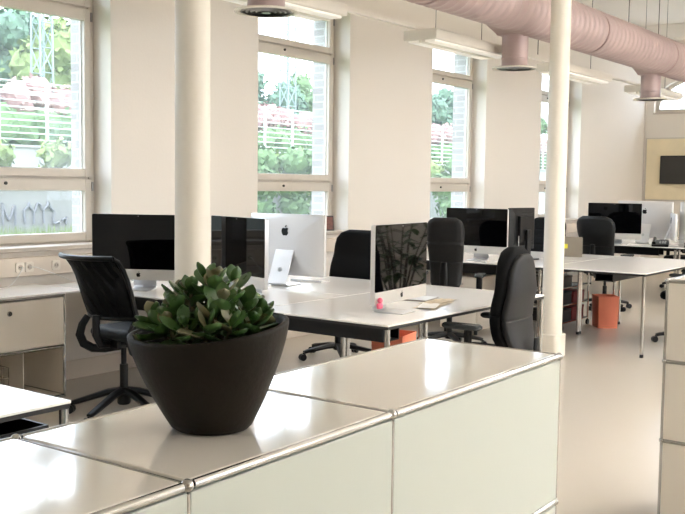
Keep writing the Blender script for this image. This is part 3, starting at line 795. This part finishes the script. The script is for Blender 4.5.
def seat_part(t, m, z=.43, w=.48, d=.46, th=.075, fo=0):
    b = bm_new(); rings = []
    for s, h in ((.90, 0), (.97, .012), (1, .035), (.99, .055), (.94, .07), (.80, .076), (.4, .070)):
        rings.append([(u*s, v*s+.02+fo, z+h*th/.076 - (.03*max(0, (v*s)/d-.25)**1.2 if v > 0 else 0)) for u, v in rrect(w, d, .11, 5)])
    loft(b, rings); obj('seat', b, m, t, smooth=60)
    b = bm_new(); prism(b, rrect(w*.82, d*.82, .1, 4), lambda u, v: (u, v+.01+fo, z-.018), lambda u, v: (u, v+.01+fo, z+.002)); obj('seat_pan', b, M['black_plastic'], t)
def padded_back(t, m, z0=.52, z1=1.12, wprof=None, th=.075, yb=-.235, lean=.10, seams=(.36, .62)):
    H = z1-z0
    wprof = wprof or [(0, .30), (.08, .37), (.25, .40), (.45, .42), (.65, .46), (.80, .475), (.90, .45), (.96, .39), (1, .28)]
    def W(v):
        for (a, wa), (c, wc) in zip(wprof[:-1], wprof[1:]):
            if v <= c: 
                s = (v-a)/(c-a); s = s*s*(3-2*s)*.4 + s*.6
                return wa + (wc-wa)*s
        return wprof[-1][1]
    vs = [0, .015, .04, .08] + [.08+.84*i/16 for i in range(1, 16)] + [.92, .95, .975, .99, 1]
    for s in seams: vs += [s-.012, s, s+.012]
    vs = sorted(set(vs)); rings = []
    for v in vs:
        w = W(v); hw = w/2
        tt = th*(min(1, (min(v, 1-v)/.05+.25)))**.5
        if any(abs(v-s) < .004 for s in seams): tt -= .012; hw -= .004
        yc = yb - lean*v + .05*math.sin(PI*min(1, v*1.6))*.8
        pts = []
        n = 20
        for k in range(n):
            a = 2*PI*k/n
            ca, sa = math.cos(a), math.sin(a)
            x = hw*math.copysign(abs(ca)**.45, ca); y = tt/2*math.copysign(abs(sa)**.6, sa)
            pts.append((x, yc + y + .16*x*x/.23*.9, z0+H*v))
        rings.append(pts)
    loft(b := bm_new(), rings); return obj('backrest', b, m, t, smooth=65)
def armrest(t, s, z=.66, x=.27, m=None):
    b = bm_new(); tube(b, [(s*.20, -.02, .43), (s*(x-.01), -.02, .45), (s*x, -.02, .49), (s*x, -.02, z-.03)], [.020, .020, .022, .022], 8, flat=(1, 1.3)); 
    a = obj('armrest', b, M['black_plastic'], t)
    b = bm_new(); rings = []
    for sc, h in ((.9, 0), (1, .008), (1, .022), (.9, .03)):
        rings.append([(s*x+u*sc, v*sc+.02, z-.03+h) for u, v in rrect(.085, .25, .04, 4)])
    loft(b, rings); obj('arm_pad', b, M['arm_pad'] if m is None else m, a)
M['arm_pad'] = mat('arm_pad_plastic', (62, 66, 68), .22, var=.1)
def spine(t, z0=.43, z1=.78, y=-.30):
    b = bm_new(); tube(b, [(0, -.10, z0), (0, -.22, z0-.005), (0, y-.03, z0+.06), (0, y-.035, z1-.1), (0, y-.035, z1)], [.03, .03, .03, .028, .022], 8, flat=(1.3, .6)); obj('back_support', b, M['black_plastic'], t)
def office_chair(label, loc, rz, m, h=0, arms=True, rot=.3, group=None, seams=(.36, .62), wprof=None, th=.075, z1=1.12, z0=.52, lean=.10, sp=.80):
    t = thing('office_chair', label, 'chair', loc, rz, group)
    chair_base(t, M['black_plastic'], .40+h, rot); seat_part(t, M['black_fabric'], .425+h)
    padded_back(t, m, z0+h, z1+h, wprof=wprof, seams=seams, th=th, lean=lean); spine(t, .42+h, sp+h)
    if arms:
        for s in (-1, 1): armrest(t, s, .68)
    return t
# tall rounded back turned away from us, at the near side of the middle desk
M['shell_grey'] = mat('dark_grey_shell', (24, 24, 25), .5, var=.12, scale=20, spec=.3)
cl = office_chair('tall black chair with a moulded back standing beside the far column, nearest the sideboard', (5.12, 2.74, 0), R(4), M['black_fabric'], rot=.5, seams=(.40,), th=.10,
             wprof=[(0, .22), (.07, .34), (.2, .41), (.38, .43), (.6, .42), (.78, .38), (.88, .33), (.95, .25), (1, .12)], z1=1.125, z0=.47, lean=-.05, sp=.60)
sb = padded_back(cl, M['shell_grey'], .49, 1.085, wprof=[(0, .24), (.07, .34), (.2, .40), (.38, .42), (.6, .41), (.78, .37), (.88, .32), (.95, .24), (1, .12)], th=.05, yb=-.292, lean=-.05, seams=(.36,)); sb.name = 'back_shell'
office_chair('black chair with rounded back between the silver computer and the middle screen', (6.46, 4.85, 0), R(92), M['black_fabric'], rot=1.05, seams=(), 
             wprof=[(0, .36), (.08, .43), (.25, .45), (.5, .46), (.75, .46), (.87, .44), (.95, .37), (1, .24)], z1=1.08, h=0.)
office_chair('dark grey chair with horizontal seams just right of the middle computer', (7.62, 4.44, 0), R(-70), M['grey_leather'], rot=.2, z1=1.195, z0=.56, seams=(.38, .66), h=0,
             wprof=[(0, .24), (.08, .28), (.25, .295), (.45, .315), (.65, .335), (.80, .345), (.90, .33), (.96, .29), (1, .2)])
office_chair('black chair with broad shoulders in front of the black screen in the far row', (11.28, 4.40, 0), R(-96), M['grey_leather'], rot=.9, z1=1.135, z0=.53, seams=(.22, .40),
             wprof=[(0, .36), (.08, .40), (.25, .41), (.45, .43), (.65, .48), (.78, .50), (.88, .49), (.95, .42), (1, .30)])
office_chair('black chair just left of the far column, behind the monitor back', (10.45, 4.92, 0), R(90), M['black_fabric'], rot=.4, seams=(.3, .45, .6, .75), z1=1.11)
office_chair('black chair whose seat and caster show under the right desk beside the file cabinet', (9.33, 2.79, 0), R(6), M['black_fabric'], rot=2.08, z1=1.0)
office_chair('black chair under the rearmost desk, only its base in view beyond the orange bin', (14.2, 4.35, 0), R(80), M['black_fabric'], rot=.1)

M['seat_lit'] = mat('lit_seat_fabric', (24, 28, 32), .7, var=.15, scale=30, bump=.1, bscale=200)  # black seat lightened, bluish light on its top put into the colour
# mesh-backed chair at the left
mc = thing('office_chair', 'black mesh-backed chair with a curved loop frame at the left, facing the big black screen', 'chair', (3.98, 4.67, 0), R(-91))
chair_base(mc, M['black_plastic'], .47, 1.18, .34, hub=.05); seat_part(mc, M['seat_lit'], .495, .47, .50, .07, .10)
prof = [(-.185, .645), (-.19, .675), (-.21, .73), (-.235, .81), (-.265, .89), (-.295, .95), (-.335, 1.00), (-.38, 1.022)]
hwp = [.222, .232, .236, .238, .238, .240, .245, .25]
b = bm_new(); rings = []
n = 12
F_ = []; B_ = []
for (y, z), hw in zip(prof, hwp):
    F_.append([b.verts.new((-hw+2*hw*k/n, y+.10*(2*k/n-1)**2, z)) for k in range(n+1)])
    B_.append([b.verts.new((-hw+2*hw*k/n, y-.012+.10*(2*k/n-1)**2, z)) for k in range(n+1)])
for g in (F_, B_):
    for i in range(len(prof)-1):
        for k in range(n): b.faces.new((g[i][k], g[i][k+1], g[i+1][k+1], g[i+1][k]))
obj('mesh_panel', b, M['mesh'], mc, smooth=70)
b = bm_new()
for s in (-1, 1): tube(b, [(s*hw, y+.095, z) for (y, z), hw in zip(prof, hwp)], [.015]*6+[.013, .012], 8)
(y, z), hw = prof[-1], hwp[-1]
tube(b, [(-hw+2*hw*k/n, y+.098*(2*k/n-1)**2, z) for k in range(n+1)], .016, 8)
(y, z), hw = prof[0], hwp[0]
tube(b, [(-hw+2*hw*k/n, y+.098*(2*k/n-1)**2, z) for k in range(n+1)], .016, 8)
obj('back_frame', b, M['black_plastic'], mc)
for s in (-1, 1):
    b = bm_new(); tube(b, [(s*.226, -.10, .625), (s*.238, -.135, .57), (s*.243, -.15, .51), (s*.238, -.125, .45), (s*.22, -.07, .415), (s*.19, -.0, .405), (s*.13, .07, .415), (s*.07, .09, .45)],
                       [.018, .021, .023, .023, .022, .020, .018, .016], 8, flat=(1, 1.25)); obj('loop_frame', b, M['black_plastic'], mc)
b = bm_new(); tube(b, [(0, -.08, .47), (0, -.18, .475), (0, -.215, .54), (0, -.212, .66)], .025, 8); obj('back_support', b, M['black_plastic'], mc)

# ------------------------------------------------------------------ bins and shelf trolley
def bin_(label, loc, rz, w=.27, d=.24, h=.335):
    t = thing('waste_bin', label, 'bin', loc, rz)
    b = bm_new(); th = .004
    o0 = rrect(w*.93, d*.93, .008, 2); o1 = rrect(w, d, .008, 2)
    i0 = rrect(w*.93-2*th, d*.93-2*th, .006, 2); i1 = rrect(w-2*th, d-2*th, .006, 2)
    loft(b, [[(u, v, .001) for u, v in o0], [(u, v, h) for u, v in o1], [(u, v, h) for u, v in i1], [(u, v, .006) for u, v in i0]])
    obj('bin_body', b, M['orange'], t, smooth=30)
    b = bm_new()
    ro = rrect(w+.006, d+.006, .01, 2)
    loft(b, [[(u, v, h-.014) for u, v in ro], [(u, v, h+.001) for u, v in ro], [(u*.965, v*.965, h+.001) for u, v in ro], [(u*.965, v*.965, h-.014) for u, v in ro]], cap=False); obj('rim', b, M['orange'], t, smooth=30)
    return t
bin_('orange bin standing on the open floor beside the shelf trolley', (9.80, 3.81, 0), R(38), .25, .22, .335)
bin_('orange bin under the middle desk, behind its chrome corner leg', (6.16, 4.08, 0), R(12), .30, .26, .335)

sh = thing('shelf_trolley', 'chrome-framed open shelf full of dark boxes under the desk, left of the orange bin', 'shelf', (9.50, 4.24, 0))
b = bm_new()
for x in (-.34, .34):
    for y in (-.22, .22): cyl(b, (x, y, .065), (x, y, .62), .010, 10)
obj('upright', b, M['chrome'], sh)
for z in (.08, .26, .44, .61):
    b = bm_new()
    for y in (-.22, .22): cyl(b, (-.34, y, z), (.34, y, z), .009, 8)
    for x in (-.34, .34): cyl(b, (x, -.22, z), (x, .22, z), .009, 8)
    fr = obj('shelf_frame', b, M['chrome'], sh)
    b = bm_new(); box(b, -.332, .332, -.212, .212, z-.003, z+.003); obj('shelf_board', b, M['black_edge'], fr, smooth=0)
for x in (-.34, .34):
    for y in (-.22, .22):
        b = bm_new(); cyl(b, (x, y-.01, .031), (x, y+.01, .031), .030, 12); cyl(b, (x, y, .05), (x, y, .068), .008, 8); obj('caster', b, M['black_plastic'], sh)
for i, (x, y, z, w, d, h, mm, lb) in enumerate(((-.18, -.03, .2635, .26, .34, .13, 'black_box', 'black box on the middle shelf of the trolley, left'), (.14, -.03, .2635, .28, .34, .12, 'red_dark', 'dark red box on the middle shelf of the trolley'),
        (-.18, -.03, .4435, .26, .34, .12, 'black_box', 'black box on the upper shelf of the trolley'), (.13, -.03, .0835, .30, .34, .14, 'red_dark', 'dark red box on the lowest shelf of the trolley'), (-.18, -.03, .0835, .26, .34, .13, 'black_box', 'black box on the lowest shelf of the trolley'))):
    q = thing('storage_box', lb, 'box', (9.50+x, 4.24+y, z))
    b = bm_new(); box(b, -w/2, w/2, -d/2, d/2, .0005, h*.8); obj('box_body', b, M[mm], q, bevel=.004)
    b = bm_new(); box(b, -w/2-.003, w/2+.003, -d/2-.003, d/2+.003, h*.8+.0005, h); obj('lid', b, M[mm], q, bevel=.004)

# boxes behind the middle: low cabinet under desk of the second cluster
lc = thing('pedestal', 'beige low pedestal with two drawers under the desk behind the tall grey chair', 'cabinet', (8.62, 4.75, 0))
b = bm_new(); box(b, -.29, .29, -.21, .21, .05, .58); obj('pedestal_body', b, M['cab_metal'], lc, bevel=.006)
for z0, z1 in ((.07, .31), (.325, .565)):
    b = bm_new(); box(b, -.305, -.2905, -.20, .20, z0, z1); d_ = obj('drawer', b, M['cab_metal'], lc, bevel=.003)
    b = bm_new(); tube(b, [(-.304, -.05, z1-.06), (-.325, -.05, z1-.06), (-.325, .05, z1-.06), (-.304, .05, z1-.06)], .005, 6); obj('handle', b, M['chrome'], d_)
for sx in (-.24, .24):
    for sy in (-.17, .17):
        b = bm_new(); cyl(b, (sx, sy, .001), (sx, sy, .0495), .02, 10); obj('foot', b, M['black_plastic'], lc)

# ------------------------------------------------------------------ potted jade plant
ZT = 1.08 + .0055
PX, PY = 1.0985, 1.0765
pot_dir = math.atan2(rgt.y, rgt.x)        # long axis of the bowl
pl = thing('potted_plant', 'leafy green jade plant in a dark oval bowl standing on the sideboard', 'plant', (PX, PY, ZT), pot_dir)
def pot_ring(t, inset=0):
    """t 0..1 height; local +x = right, +y = away"""
    out = []
    for k in range(48):
        a = 2*PI*k/48; c, s = math.cos(a), math.sin(a)
        rb = .062; rt = .1275
        e = 1-(1-t)**1.42
        rx = rb+(rt-rb)*e - inset; ry = rb*.95+(.108-.058)*e - inset
        # rim height: lifted at the left and right ends, dipped in front
        hr = .160 + .0135*c + .008*s + .002*c*c
        cx = -.004*t
        # slightly pointed left end
        px = cx + rx*c*(1+.03*max(0, -c)**6*t); py = ry*s*(1-.10*max(0, -c)**2*t)
        out.append((px, py, hr*t))
    return out
b = bm_new(); rings = [[(x*.55, y*.55, .0015) for x, y, z in pot_ring(0)], [(x*.93, y*.93, .0005) for x, y, z in pot_ring(0)]]
ts = [.0, .012, .04, .1, .2, .3, .4, .5, .6, .7, .8, .9, .97, 1.0]
for t_ in ts:
    r = pot_ring(t_); rings.append([(x, y, max(z, .001 + t_*.1)) for x, y, z in r] if t_ > .012 else [(x*(.97 if t_ == 0 else 1), y*(.97 if t_ == 0 else 1), .002 if t_ == 0 else .006) for x, y, z in r])
o1 = pot_ring(1.0)
for ins, dz in ((.0015, .002), (.005, .0025), (.0085, .001), (.0095, -.004)):
    r = pot_ring(1.0, ins); rings.append([(x, y, z+dz) for x, y, z in r])
for t_ in (.93, .85, .76, .70):
    r = pot_ring(t_, .0095); rings.append([(x, y, z) for x, y, z in r])
loft(b, rings); obj('bowl', b, M['pot'], pl, smooth=70)
b = bm_new(); r = pot_ring(.78, .0098)
random.seed(4); loft(b, [[(x, y, .116) for x, y, z in r], [(x*.6, y*.6, .121) for x, y, z in r], [(x*.2, y*.2, .119) for x, y, z in r]]); obj('soil', b, M['soil'], pl)

def leaf_mesh(bm, base, direction, nrm, L, Wd, th=.0045, curl=.25, mi=0):
    d = direction.normalized(); n = (nrm - d*nrm.dot(d)).normalized(); s = d.cross(n)
    N = 7; prof = [.16, .42, .76, .98, 1.0, .78, .16]
    top = []; bot = []
    for i in range(N):
        u = i/(N-1); w = Wd/2*prof[i]; zc = curl*L*(u*u)
        c = base + d*(L*u) + n*zc
        row_t = []; row_b = []
        for k, kk in enumerate((-1, -.5, 0, .5, 1)):
            cup = .20*w*abs(kk)**2
            t = th*(1-abs(kk)**2)*(.35+.65*prof[i])
            row_t.append(bm.verts.new(c + s*(w*kk) + n*(cup+t*.55)))
            row_b.append(None if abs(kk) == 1 else bm.verts.new(c + s*(w*kk) + n*(cup-t*.8)))
        row_b[0] = row_t[0]; row_b[4] = row_t[4]
        top.append(row_t); bot.append(row_b)
    for i in range(N-1):
        for k in range(4):
            f = bm.faces.new((top[i][k], top[i][k+1], top[i+1][k+1], top[i+1][k])); f.material_index = mi
            f = bm.faces.new((bot[i][k+1], bot[i][k], bot[i+1][k], bot[i+1][k+1])); f.material_index = mi
    for rt, rb, fl in ((top[0], bot[0], 0), (top[-1], bot[-1], 1)):
        for k in range(4):
            q = [rt[k], rt[k+1], rb[k+1], rb[k]]
            q2 = []
            for v in q:
                if v not in q2: q2.append(v)
            if len(q2) >= 3:
                f = bm.faces.new(q2 if fl else list(reversed(q2))); f.material_index = mi
random.seed(11)
# (x, y, tip height, lean) of the shoots, local to the bowl
shoots = [(-.062,-.034,.166),(-.034,-.056,.170),(.000,-.064,.172),(.036,-.056,.174),(.066,-.024,.172),(-.090,.004,.174),(-.056,-.010,.192),(.020,-.034,.206),(.052,-.006,.198),
          (-.034,.000,.216),(.004,.002,.230),(-.052,.030,.208),(-.014,.034,.234),(.030,.042,.226),(.072,.022,.184),(.050,.058,.192),(-.080,-.018,.168),(.012,-.050,.186)]
for si, (sx, sy, tz) in enumerate(shoots):
    root = Vector((sx*.55, sy*.55, .117)); tip = Vector((sx, sy, tz))
    mid = (root+tip)/2 + Vector((sx*.12, sy*.12, .006))
    b = bm_new(); tube(b, [root, mid, tip], [.0055, .0045, .003], 7); st = obj('stem', b, M['stem'], pl)
    b = bm_new()
    axis = (tip-mid).normalized()
    e1 = axis.cross(Vector((0, 0, 1)) if abs(axis.z) < .95 else Vector((1, 0, 0))).normalized(); e2 = axis.cross(e1)
    a0 = random.uniform(0, PI)
    for lay in range(4):
        p = tip - axis*(.030*(1-lay/3.0)) 
        for k in range(2):
            a = a0 + lay*PI/2 + k*PI + random.uniform(-.4, .4)
            out = e1*math.cos(a) + e2*math.sin(a)
            rise = (.05, .25, .6, 1.5)[lay] + random.uniform(-.12, .2)
            d = (out + axis*rise + Vector((0, 0, .12))).normalized()
            L = random.uniform(.044, .056)*(1.0, 1.0, .88, .66)[lay]
            nn = (axis*1.0 - out*rise*.8 + Vector((random.uniform(-.3,.3), random.uniform(-.3,.3), .2)))
            # keep leaves above the rim
            leaf_mesh(b, p, d, nn, L, L*random.uniform(.56, .70), .0055, random.uniform(-.05, .25), 1 if random.random() < .25 else 0)
    # keep every leaf inside the bowl below the rim line and off the sideboard
    for v in b.verts:
        q = v.co
        rr = math.hypot(q.x/.118, q.y/.094)
        if q.z < .158 and rr > 1: 
            q.z = .158 + (q.z-.158)*.2
    obj('foliage', b, [M['leaf'], M['leaf_old']], st, smooth=70)

# a tall houseplant standing out of frame on the right, reflected in the middle screen
hp = thing('houseplant', 'tall leafy houseplant out of frame at the right, seen only mirrored in the middle screen', 'plant', (8.3, 1.62, 0))
b = bm_new(); lathe(b, [(.12, .001), (.17, .30), (.185, .32), (.175, .32), (.15, .27)], seg=24); obj('pot', b, M['wall_far'], hp)
random.seed(5)
for k in range(13):
    a = 2*PI*k/13+random.uniform(-.3, .3); rr = random.uniform(.25, .6); h = random.uniform(.9, 1.65)
    P = [Vector((.05*math.cos(a), .05*math.sin(a), .27)), Vector((rr*.4*math.cos(a), rr*.4*math.sin(a), h*.6)), Vector((rr*math.cos(a), rr*math.sin(a), h))]
    b = bm_new(); tube(b, P, [.010, .008, .005], 6); st = obj('stem', b, M['stem'], hp)
    b = bm_new()
    for q in range(13):
        u = .35+.65*q/12; p = P[1].lerp(P[2], max(0, u*2-1)) if u > .5 else P[0].lerp(P[1], u*2)
        d = Vector((random.uniform(-1, 1), random.uniform(-1, 1), random.uniform(-.2, .6)))
        leaf_mesh(b, p, d, Vector((0, 0, 1)), random.uniform(.13, .2), random.uniform(.05, .08), .002, random.uniform(-.3, .1))
    obj('foliage', b, [M['leaf'], M['leaf_old']], st, smooth=70)

# ------------------------------------------------------------------ outside
b = bm_new(); box(b, -30, 90, 6.36, 19.6, .35, .45); structure('ground', b, M['grass'], label='green grass strip outside the windows', cat='ground', smooth=0)
def wall_run(name, y, z0, z1, label, th=.3, cap=.06):
    t = thing(name, label, 'wall', (0, y, z0)); t['kind'] = 'structure'
    b = bm_new(); box(b, -30, 90, 0, th, 0, z1-z0); obj('wall_body', b, M['concrete'], t, smooth=0)
    b = bm_new(); box(b, -30, 90, -.05, th+.05, z1-z0+.001, z1-z0+cap); obj('coping', b, M['concrete'], t, smooth=0)
    return t
gw = wall_run('retaining_wall', 12.0, .452, 1.42, 'low concrete wall with dark scribbled graffiti outside the left window')
random.seed(9)
def graffiti(x0, z0, h):
    b = bm_new()
    x = x0
    P = []
    strokes = [[(0,.9),(.0,.1),(.35,.05)],[(.05,.5),(.3,.52)],[(.0,.9),(.35,.92)],
               [(.55,.05),(.75,.95),(.95,.05)],[(.62,.4),(.88,.4)],
               [(1.15,.05),(1.15,.9),(1.4,.3),(1.65,.9),(1.65,.05)],
               [(2.05,.1),(2.0,.6),(2.2,.95),(2.4,.6),(2.4,.1)],[(2.4,.6),(2.6,.95),(2.8,.6),(2.8,.1)],[(2.8,.6),(3.0,.95),(3.25,.6),(3.2,.15),(3.5,.1)],[(3.6,.2),(3.8,.3),(3.75,.05)]]
    for s in strokes:
        pts = []
        for (a, c), (d, e) in zip(s[:-1], s[1:]):
            for i in range(5): pts.append((x0+(a+(d-a)*i/5)*h*1.15, 11.981, z0+(c+(e-c)*i/5)*h + .02*math.sin(i+a*7)))
        pts.append((x0+s[-1][0]*h*1.15, 11.981, z0+s[-1][1]*h))
        tube(b, pts, .018, 5, flat=(1, 1))
    return tag(obj('graffiti', b, M['graffiti']), 'dark scribbled graffiti letters on the low concrete wall', 'graffiti')
graffiti(7.55, .80, .36)
# grass blades (uncountable)
b = bm_new(); random.seed(2)
for (xa, xb, n) in ((6.6, 9.6, 2600),):
    for i in range(n):
        x = random.uniform(xa, xb); y = random.uniform(10.6, 11.95); h = random.uniform(.26, .43); a = random.uniform(0, PI)
        v = [b.verts.new((x-.012*math.cos(a), y-.012*math.sin(a), .45)), b.verts.new((x+.012*math.cos(a), y+.012*math.sin(a), .45)), b.verts.new((x+random.uniform(-.08,.08), y+random.uniform(-.05,.05), .45+h))]
        b.faces.new(v)
g = obj('grass_blades', b, M['leafB'], smooth=0); tag(g, 'tall pale green grass at the foot of the graffiti wall', 'grass', kind='stuff')
def blob_cloud(b, pts, leaf, n, seed):
    random.seed(seed)
    for (c, r) in pts:
        c = Vector(c)
        vs = bmesh.ops.create_icosphere(b, subdivisions=2, radius=r*.86, matrix=Matrix.Translation(c))['verts']
        for v in vs: v.co += (v.co-c)*random.uniform(-.22, .18)
        for i in range(n):
            d = Vector((random.gauss(0,1), random.gauss(0,1), random.gauss(0,1))).normalized()
            p = c + d*r*random.uniform(.8, 1.12); q = Vector((random.uniform(-1,1), random.uniform(-1,1), random.uniform(-1,1))).normalized()*leaf
            w = d.cross(q).normalized()*leaf*.6
            b.faces.new([b.verts.new(p-q), b.verts.new(p+w), b.verts.new(p+q), b.verts.new(p-w)])
def shrub(x, y, z, r, label, m, seed, group=None, n=3):
    t = thing('shrub', label, 'shrub', (x, y, z), 0, group)
    random.seed(seed); pts = [((random.uniform(-r, r)*.35, random.uniform(-.15, .15), .55+.42*q+random.uniform(-.1, .1)*r), r*random.uniform(.6, .75)) for q in range(n)]
    b = bm_new(); cyl(b, (0, 0, 0), (0, 0, .6), .04, 6); obj('trunk', b, M['bark'], t)
    b = bm_new(); blob_cloud(b, pts, .07, 130, seed); obj('foliage', b, m, t, smooth=0)
for i, (x, r) in enumerate(((7.6, .38), (8.55, .42), (9.5, .4), (12.9, .45), (13.85, .48), (14.8, .48), (15.75, .45), (19.1, .5), (20.2, .5), (21.3, .5))):
    shrub(x, 12.97, .452, r, 'yellow-green shrub on top of the low graffiti wall outside', M['leafB'], 20+i, 'shrubs along the low wall')
for i, x in enumerate((12.7, 13.6, 14.5, 15.4, 19.3, 20.5, 21.6)):
    shrub(x, 11.25, .452, .44, 'green shrub in front of the low wall outside', M['leafA'], 60+i, 'shrubs in front of the low wall')
# raised terrace, second wall, fence, hedge
b = bm_new(); box(b, -30, 90, 19.6, 20.0, .3, 1.6); structure('terrace_foot', b, M['hill'], label='green strip under the upper wall', cat='ground', smooth=0)
uw = wall_run('upper_wall', 20.0, 1.2, 2.25, 'long pale wall below the fence outside')
fn = thing('railing_fence', 'pale horizontal-rail fence on top of the upper wall outside', 'fence', (0, 20.12, 2.312))
for k in range(34):
    b = bm_new(); x = 8+k*1.35; box(b, x-.03, x+.03, -.03, .03, 0, 1.55); obj('post', b, M['fence'], fn, smooth=0)
for z in [.12+.155*i for i in range(9)] + [1.5]:
    b = bm_new(); box(b, 7, 54, -.015, .015, z, z+.028); obj('rail', b, M['fence'], fn, smooth=0)
b = bm_new(); pts = []; random.seed(31)
ht = thing('hedge', 'long reddish flowering hedge behind the fence outside', 'hedge', (0, 21.6, 2.30))
for i in range(70):
    x = 8+i*.68; pts.append(((x, random.uniform(-.3, .3), 1.22+random.uniform(-.12, .2)), .52))
blob_cloud(b, pts, .09, 60, 31); obj('blossom_top', b, M['blossom'], ht, smooth=0)
b = bm_new(); pts = [((8+i*.68, random.uniform(-.3, .3), .52), .66) for i in range(70)]
blob_cloud(b, pts, .10, 50, 33); obj('foliage', b, M['leafA'], ht, smooth=0)
# hillside
def hz(x, y):
    j = (y-20.35)/4.2
    return 2.22 + max(0, (y-24))*.105 + .25*math.sin(x*.3+j)*min(1, j/3) + 1.2*math.sin(x*.07+.4)*min(1, max(0, (y-26)/20))
b = bm_new(); nx, ny = 60, 16; random.seed(3); V = []
for i in range(nx+1):
    row = []
    for j in range(ny+1):
        x = -20+i*2.6; y = 20.35+j*4.2
        z = hz(x, y)
        row.append(b.verts.new((x, y, z)))
    V.append(row)
for i in range(nx):
    for j in range(ny): b.faces.new((V[i][j], V[i+1][j], V[i+1][j+1], V[i][j+1]))
structure('hillside', b, M['hill'], label='green hillside rising beyond the fence', cat='hill', smooth=180)
def tree(x, y, zg, H, r, m, label, seed, group='trees on the hillside'):
    t = thing('tree', label, 'tree', (x, y, zg), 0, group)
    random.seed(seed)
    b = bm_new(); tube(b, [(0, 0, -.04), (random.uniform(-.2,.2), 0, H*.3), (random.uniform(-.3,.3), 0, H*.7)], [.22, .16, .07], 7); obj('trunk', b, M['bark'], t)
    pts = []
    for k in range(11):
        a = random.uniform(0, 2*PI); q = random.uniform(0, 1)
        rr = r*random.uniform(.1, .62)
        pts.append(((rr*math.cos(a), rr*math.sin(a), H*(.35+.52*q)), r*random.uniform(.36, .55)*(1.1-.4*q)))
    b = bm_new(); blob_cloud(b, pts, .20, 110, seed); obj('crown', b, m, t, smooth=0)
kinds = [('leafA', 'mid green tree on the hillside beyond the fence'), ('leafB', 'yellow-green tree on the hillside beyond the fence'), ('leafC', 'bluish green tree on the hillside beyond the fence')]
random.seed(77)
i = 0
for row, (y, sp) in enumerate(((29, 3.4), (38, 4.0), (50, 4.6))):
    x = {0: 17, 1: 22, 2: 30}[row]
    xe = {0: 60, 1: 74, 2: 96}[row]
    while x < xe:
        yy = y+random.uniform(-1, 1.5); k = random.choice((0, 0, 1, 2, 2))
        H = random.uniform(3.0, 4.6) + row*.9
        tree(x, yy, hz(x, yy), H, random.uniform(1.7, 2.4)+row*.3, M[kinds[k][0]], kinds[k][1], 100+i, ['mid green trees', 'yellow-green trees', 'bluish green trees'][k]+' on the hillside')
        x += sp*random.uniform(1.15, 1.4); i += 1
# lattice masts of the railway
def mast(x, y, zg, label, H=14, w=.5):
    t = thing('lattice_mast', label, 'mast', (x, y, zg))
    def W(z): return w*(1-.35*z/H)/2
    for sx in (-1, 1):
        for sy in (-1, 1):
            b = bm_new(); cyl(b, (sx*W(0), sy*W(0), 0), (sx*W(H), sy*W(H), H), .035, 6); obj('corner_bar', b, M['mast'], t)
    b = bm_new(); n = 18
    for k in range(n):
        za, zb = H*k/n, H*(k+1)/n
        for s in (-1, 1):
            d = 1 if k % 2 else -1
            cyl(b, (-d*W(za), s*W(za), za), (d*W(zb), s*W(zb), zb), .022, 5)
            cyl(b, (s*W(za), -d*W(za), za), (s*W(zb), d*W(zb), zb), .022, 5)
        for s in (-1, 1): cyl(b, (-W(za), s*W(za), za), (W(za), s*W(za), za), .02, 5)
    obj('lattice', b, M['mast'], t)
    b = bm_new(); cyl(b, (-2.4, 0, H*.45), (0, 0, H*.45), .04, 6); cyl(b, (-2.4, 0, H*.45), (0, 0, H*.58), .025, 6); obj('bracket_arm', b, M['mast'], t)
mast(18.9, 26.0, hz(18.9, 26.0), 'pale lattice mast beyond the fence, through the leftmost window')
mast(30.95, 26.0, hz(30.95, 26.0), 'pale lattice mast seen through the window behind the silver computer')

# ------------------------------------------------------------------ light
w = bpy.data.worlds.new('sky'); S.world = w; w.use_nodes = True
nt = w.node_tree; bg = nt.nodes['Background']
sky = nt.nodes.new('ShaderNodeTexSky'); sky.sky_type = 'HOSEK_WILKIE'; sky.turbidity = 6; sky.ground_albedo = .4
sky.sun_direction = Vector((-.3, -.75, .6)).normalized()
mxs = nt.nodes.new('ShaderNodeMix'); mxs.data_type = 'RGBA'; mxs.inputs[0].default_value = .75
nt.links.new(sky.outputs[0], mxs.inputs[6]); mxs.inputs[7].default_value = (.86, .97, 1.12, 1)
nt.links.new(mxs.outputs[2], bg.inputs['Color']); bg.inputs['Strength'].default_value = 3.0
sun = bpy.data.lights.new('sun', 'SUN'); sun.energy = .3; sun.angle = R(6); sun.color = (1, .96, .9)
so = bpy.data.objects.new('sun', sun); COL.objects.link(so); so.rotation_euler = (R(27), 0, R(-18))
# daylight portals in the window openings
def portal(x0, x1, y, z0, z1, sgn):
    l = bpy.data.lights.new('daylight_portal', 'AREA'); l.shape = 'RECTANGLE'; l.size = x1-x0; l.size_y = z1-z0; l.cycles.is_portal = True
    o = bpy.data.objects.new('daylight_portal', l); COL.objects.link(o); o.location = ((x0+x1)/2, y, (z0+z1)/2); o.rotation_euler = (R(90)*sgn*-1, 0, 0)
for a, c in wins: portal(a, c, 6.34, Z0, Z1, 1)
for k in (0,1,2,3):
    a = XR0+PITCH*k-OPW-.5; portal(a, a+OPW, YR-.26, Z0, Z1, -1)

# ------------------------------------------------------------------ view
vs = S.view_settings
S.display_settings.display_device = 'sRGB'
vs.view_transform = 'Standard'; vs.look = 'None'; vs.gamma = 1; vs.use_curve_mapping = False
vs.exposure = 1.86
S.cycles.max_bounces = 10; S.cycles.diffuse_bounces = 6; S.cycles.glossy_bounces = 5; S.cycles.transparent_max_bounces = 16
S.cycles.sample_clamp_indirect = 8; S.cycles.use_denoising = True
S.cycles.caustics_reflective = False; S.cycles.caustics_refractive = False
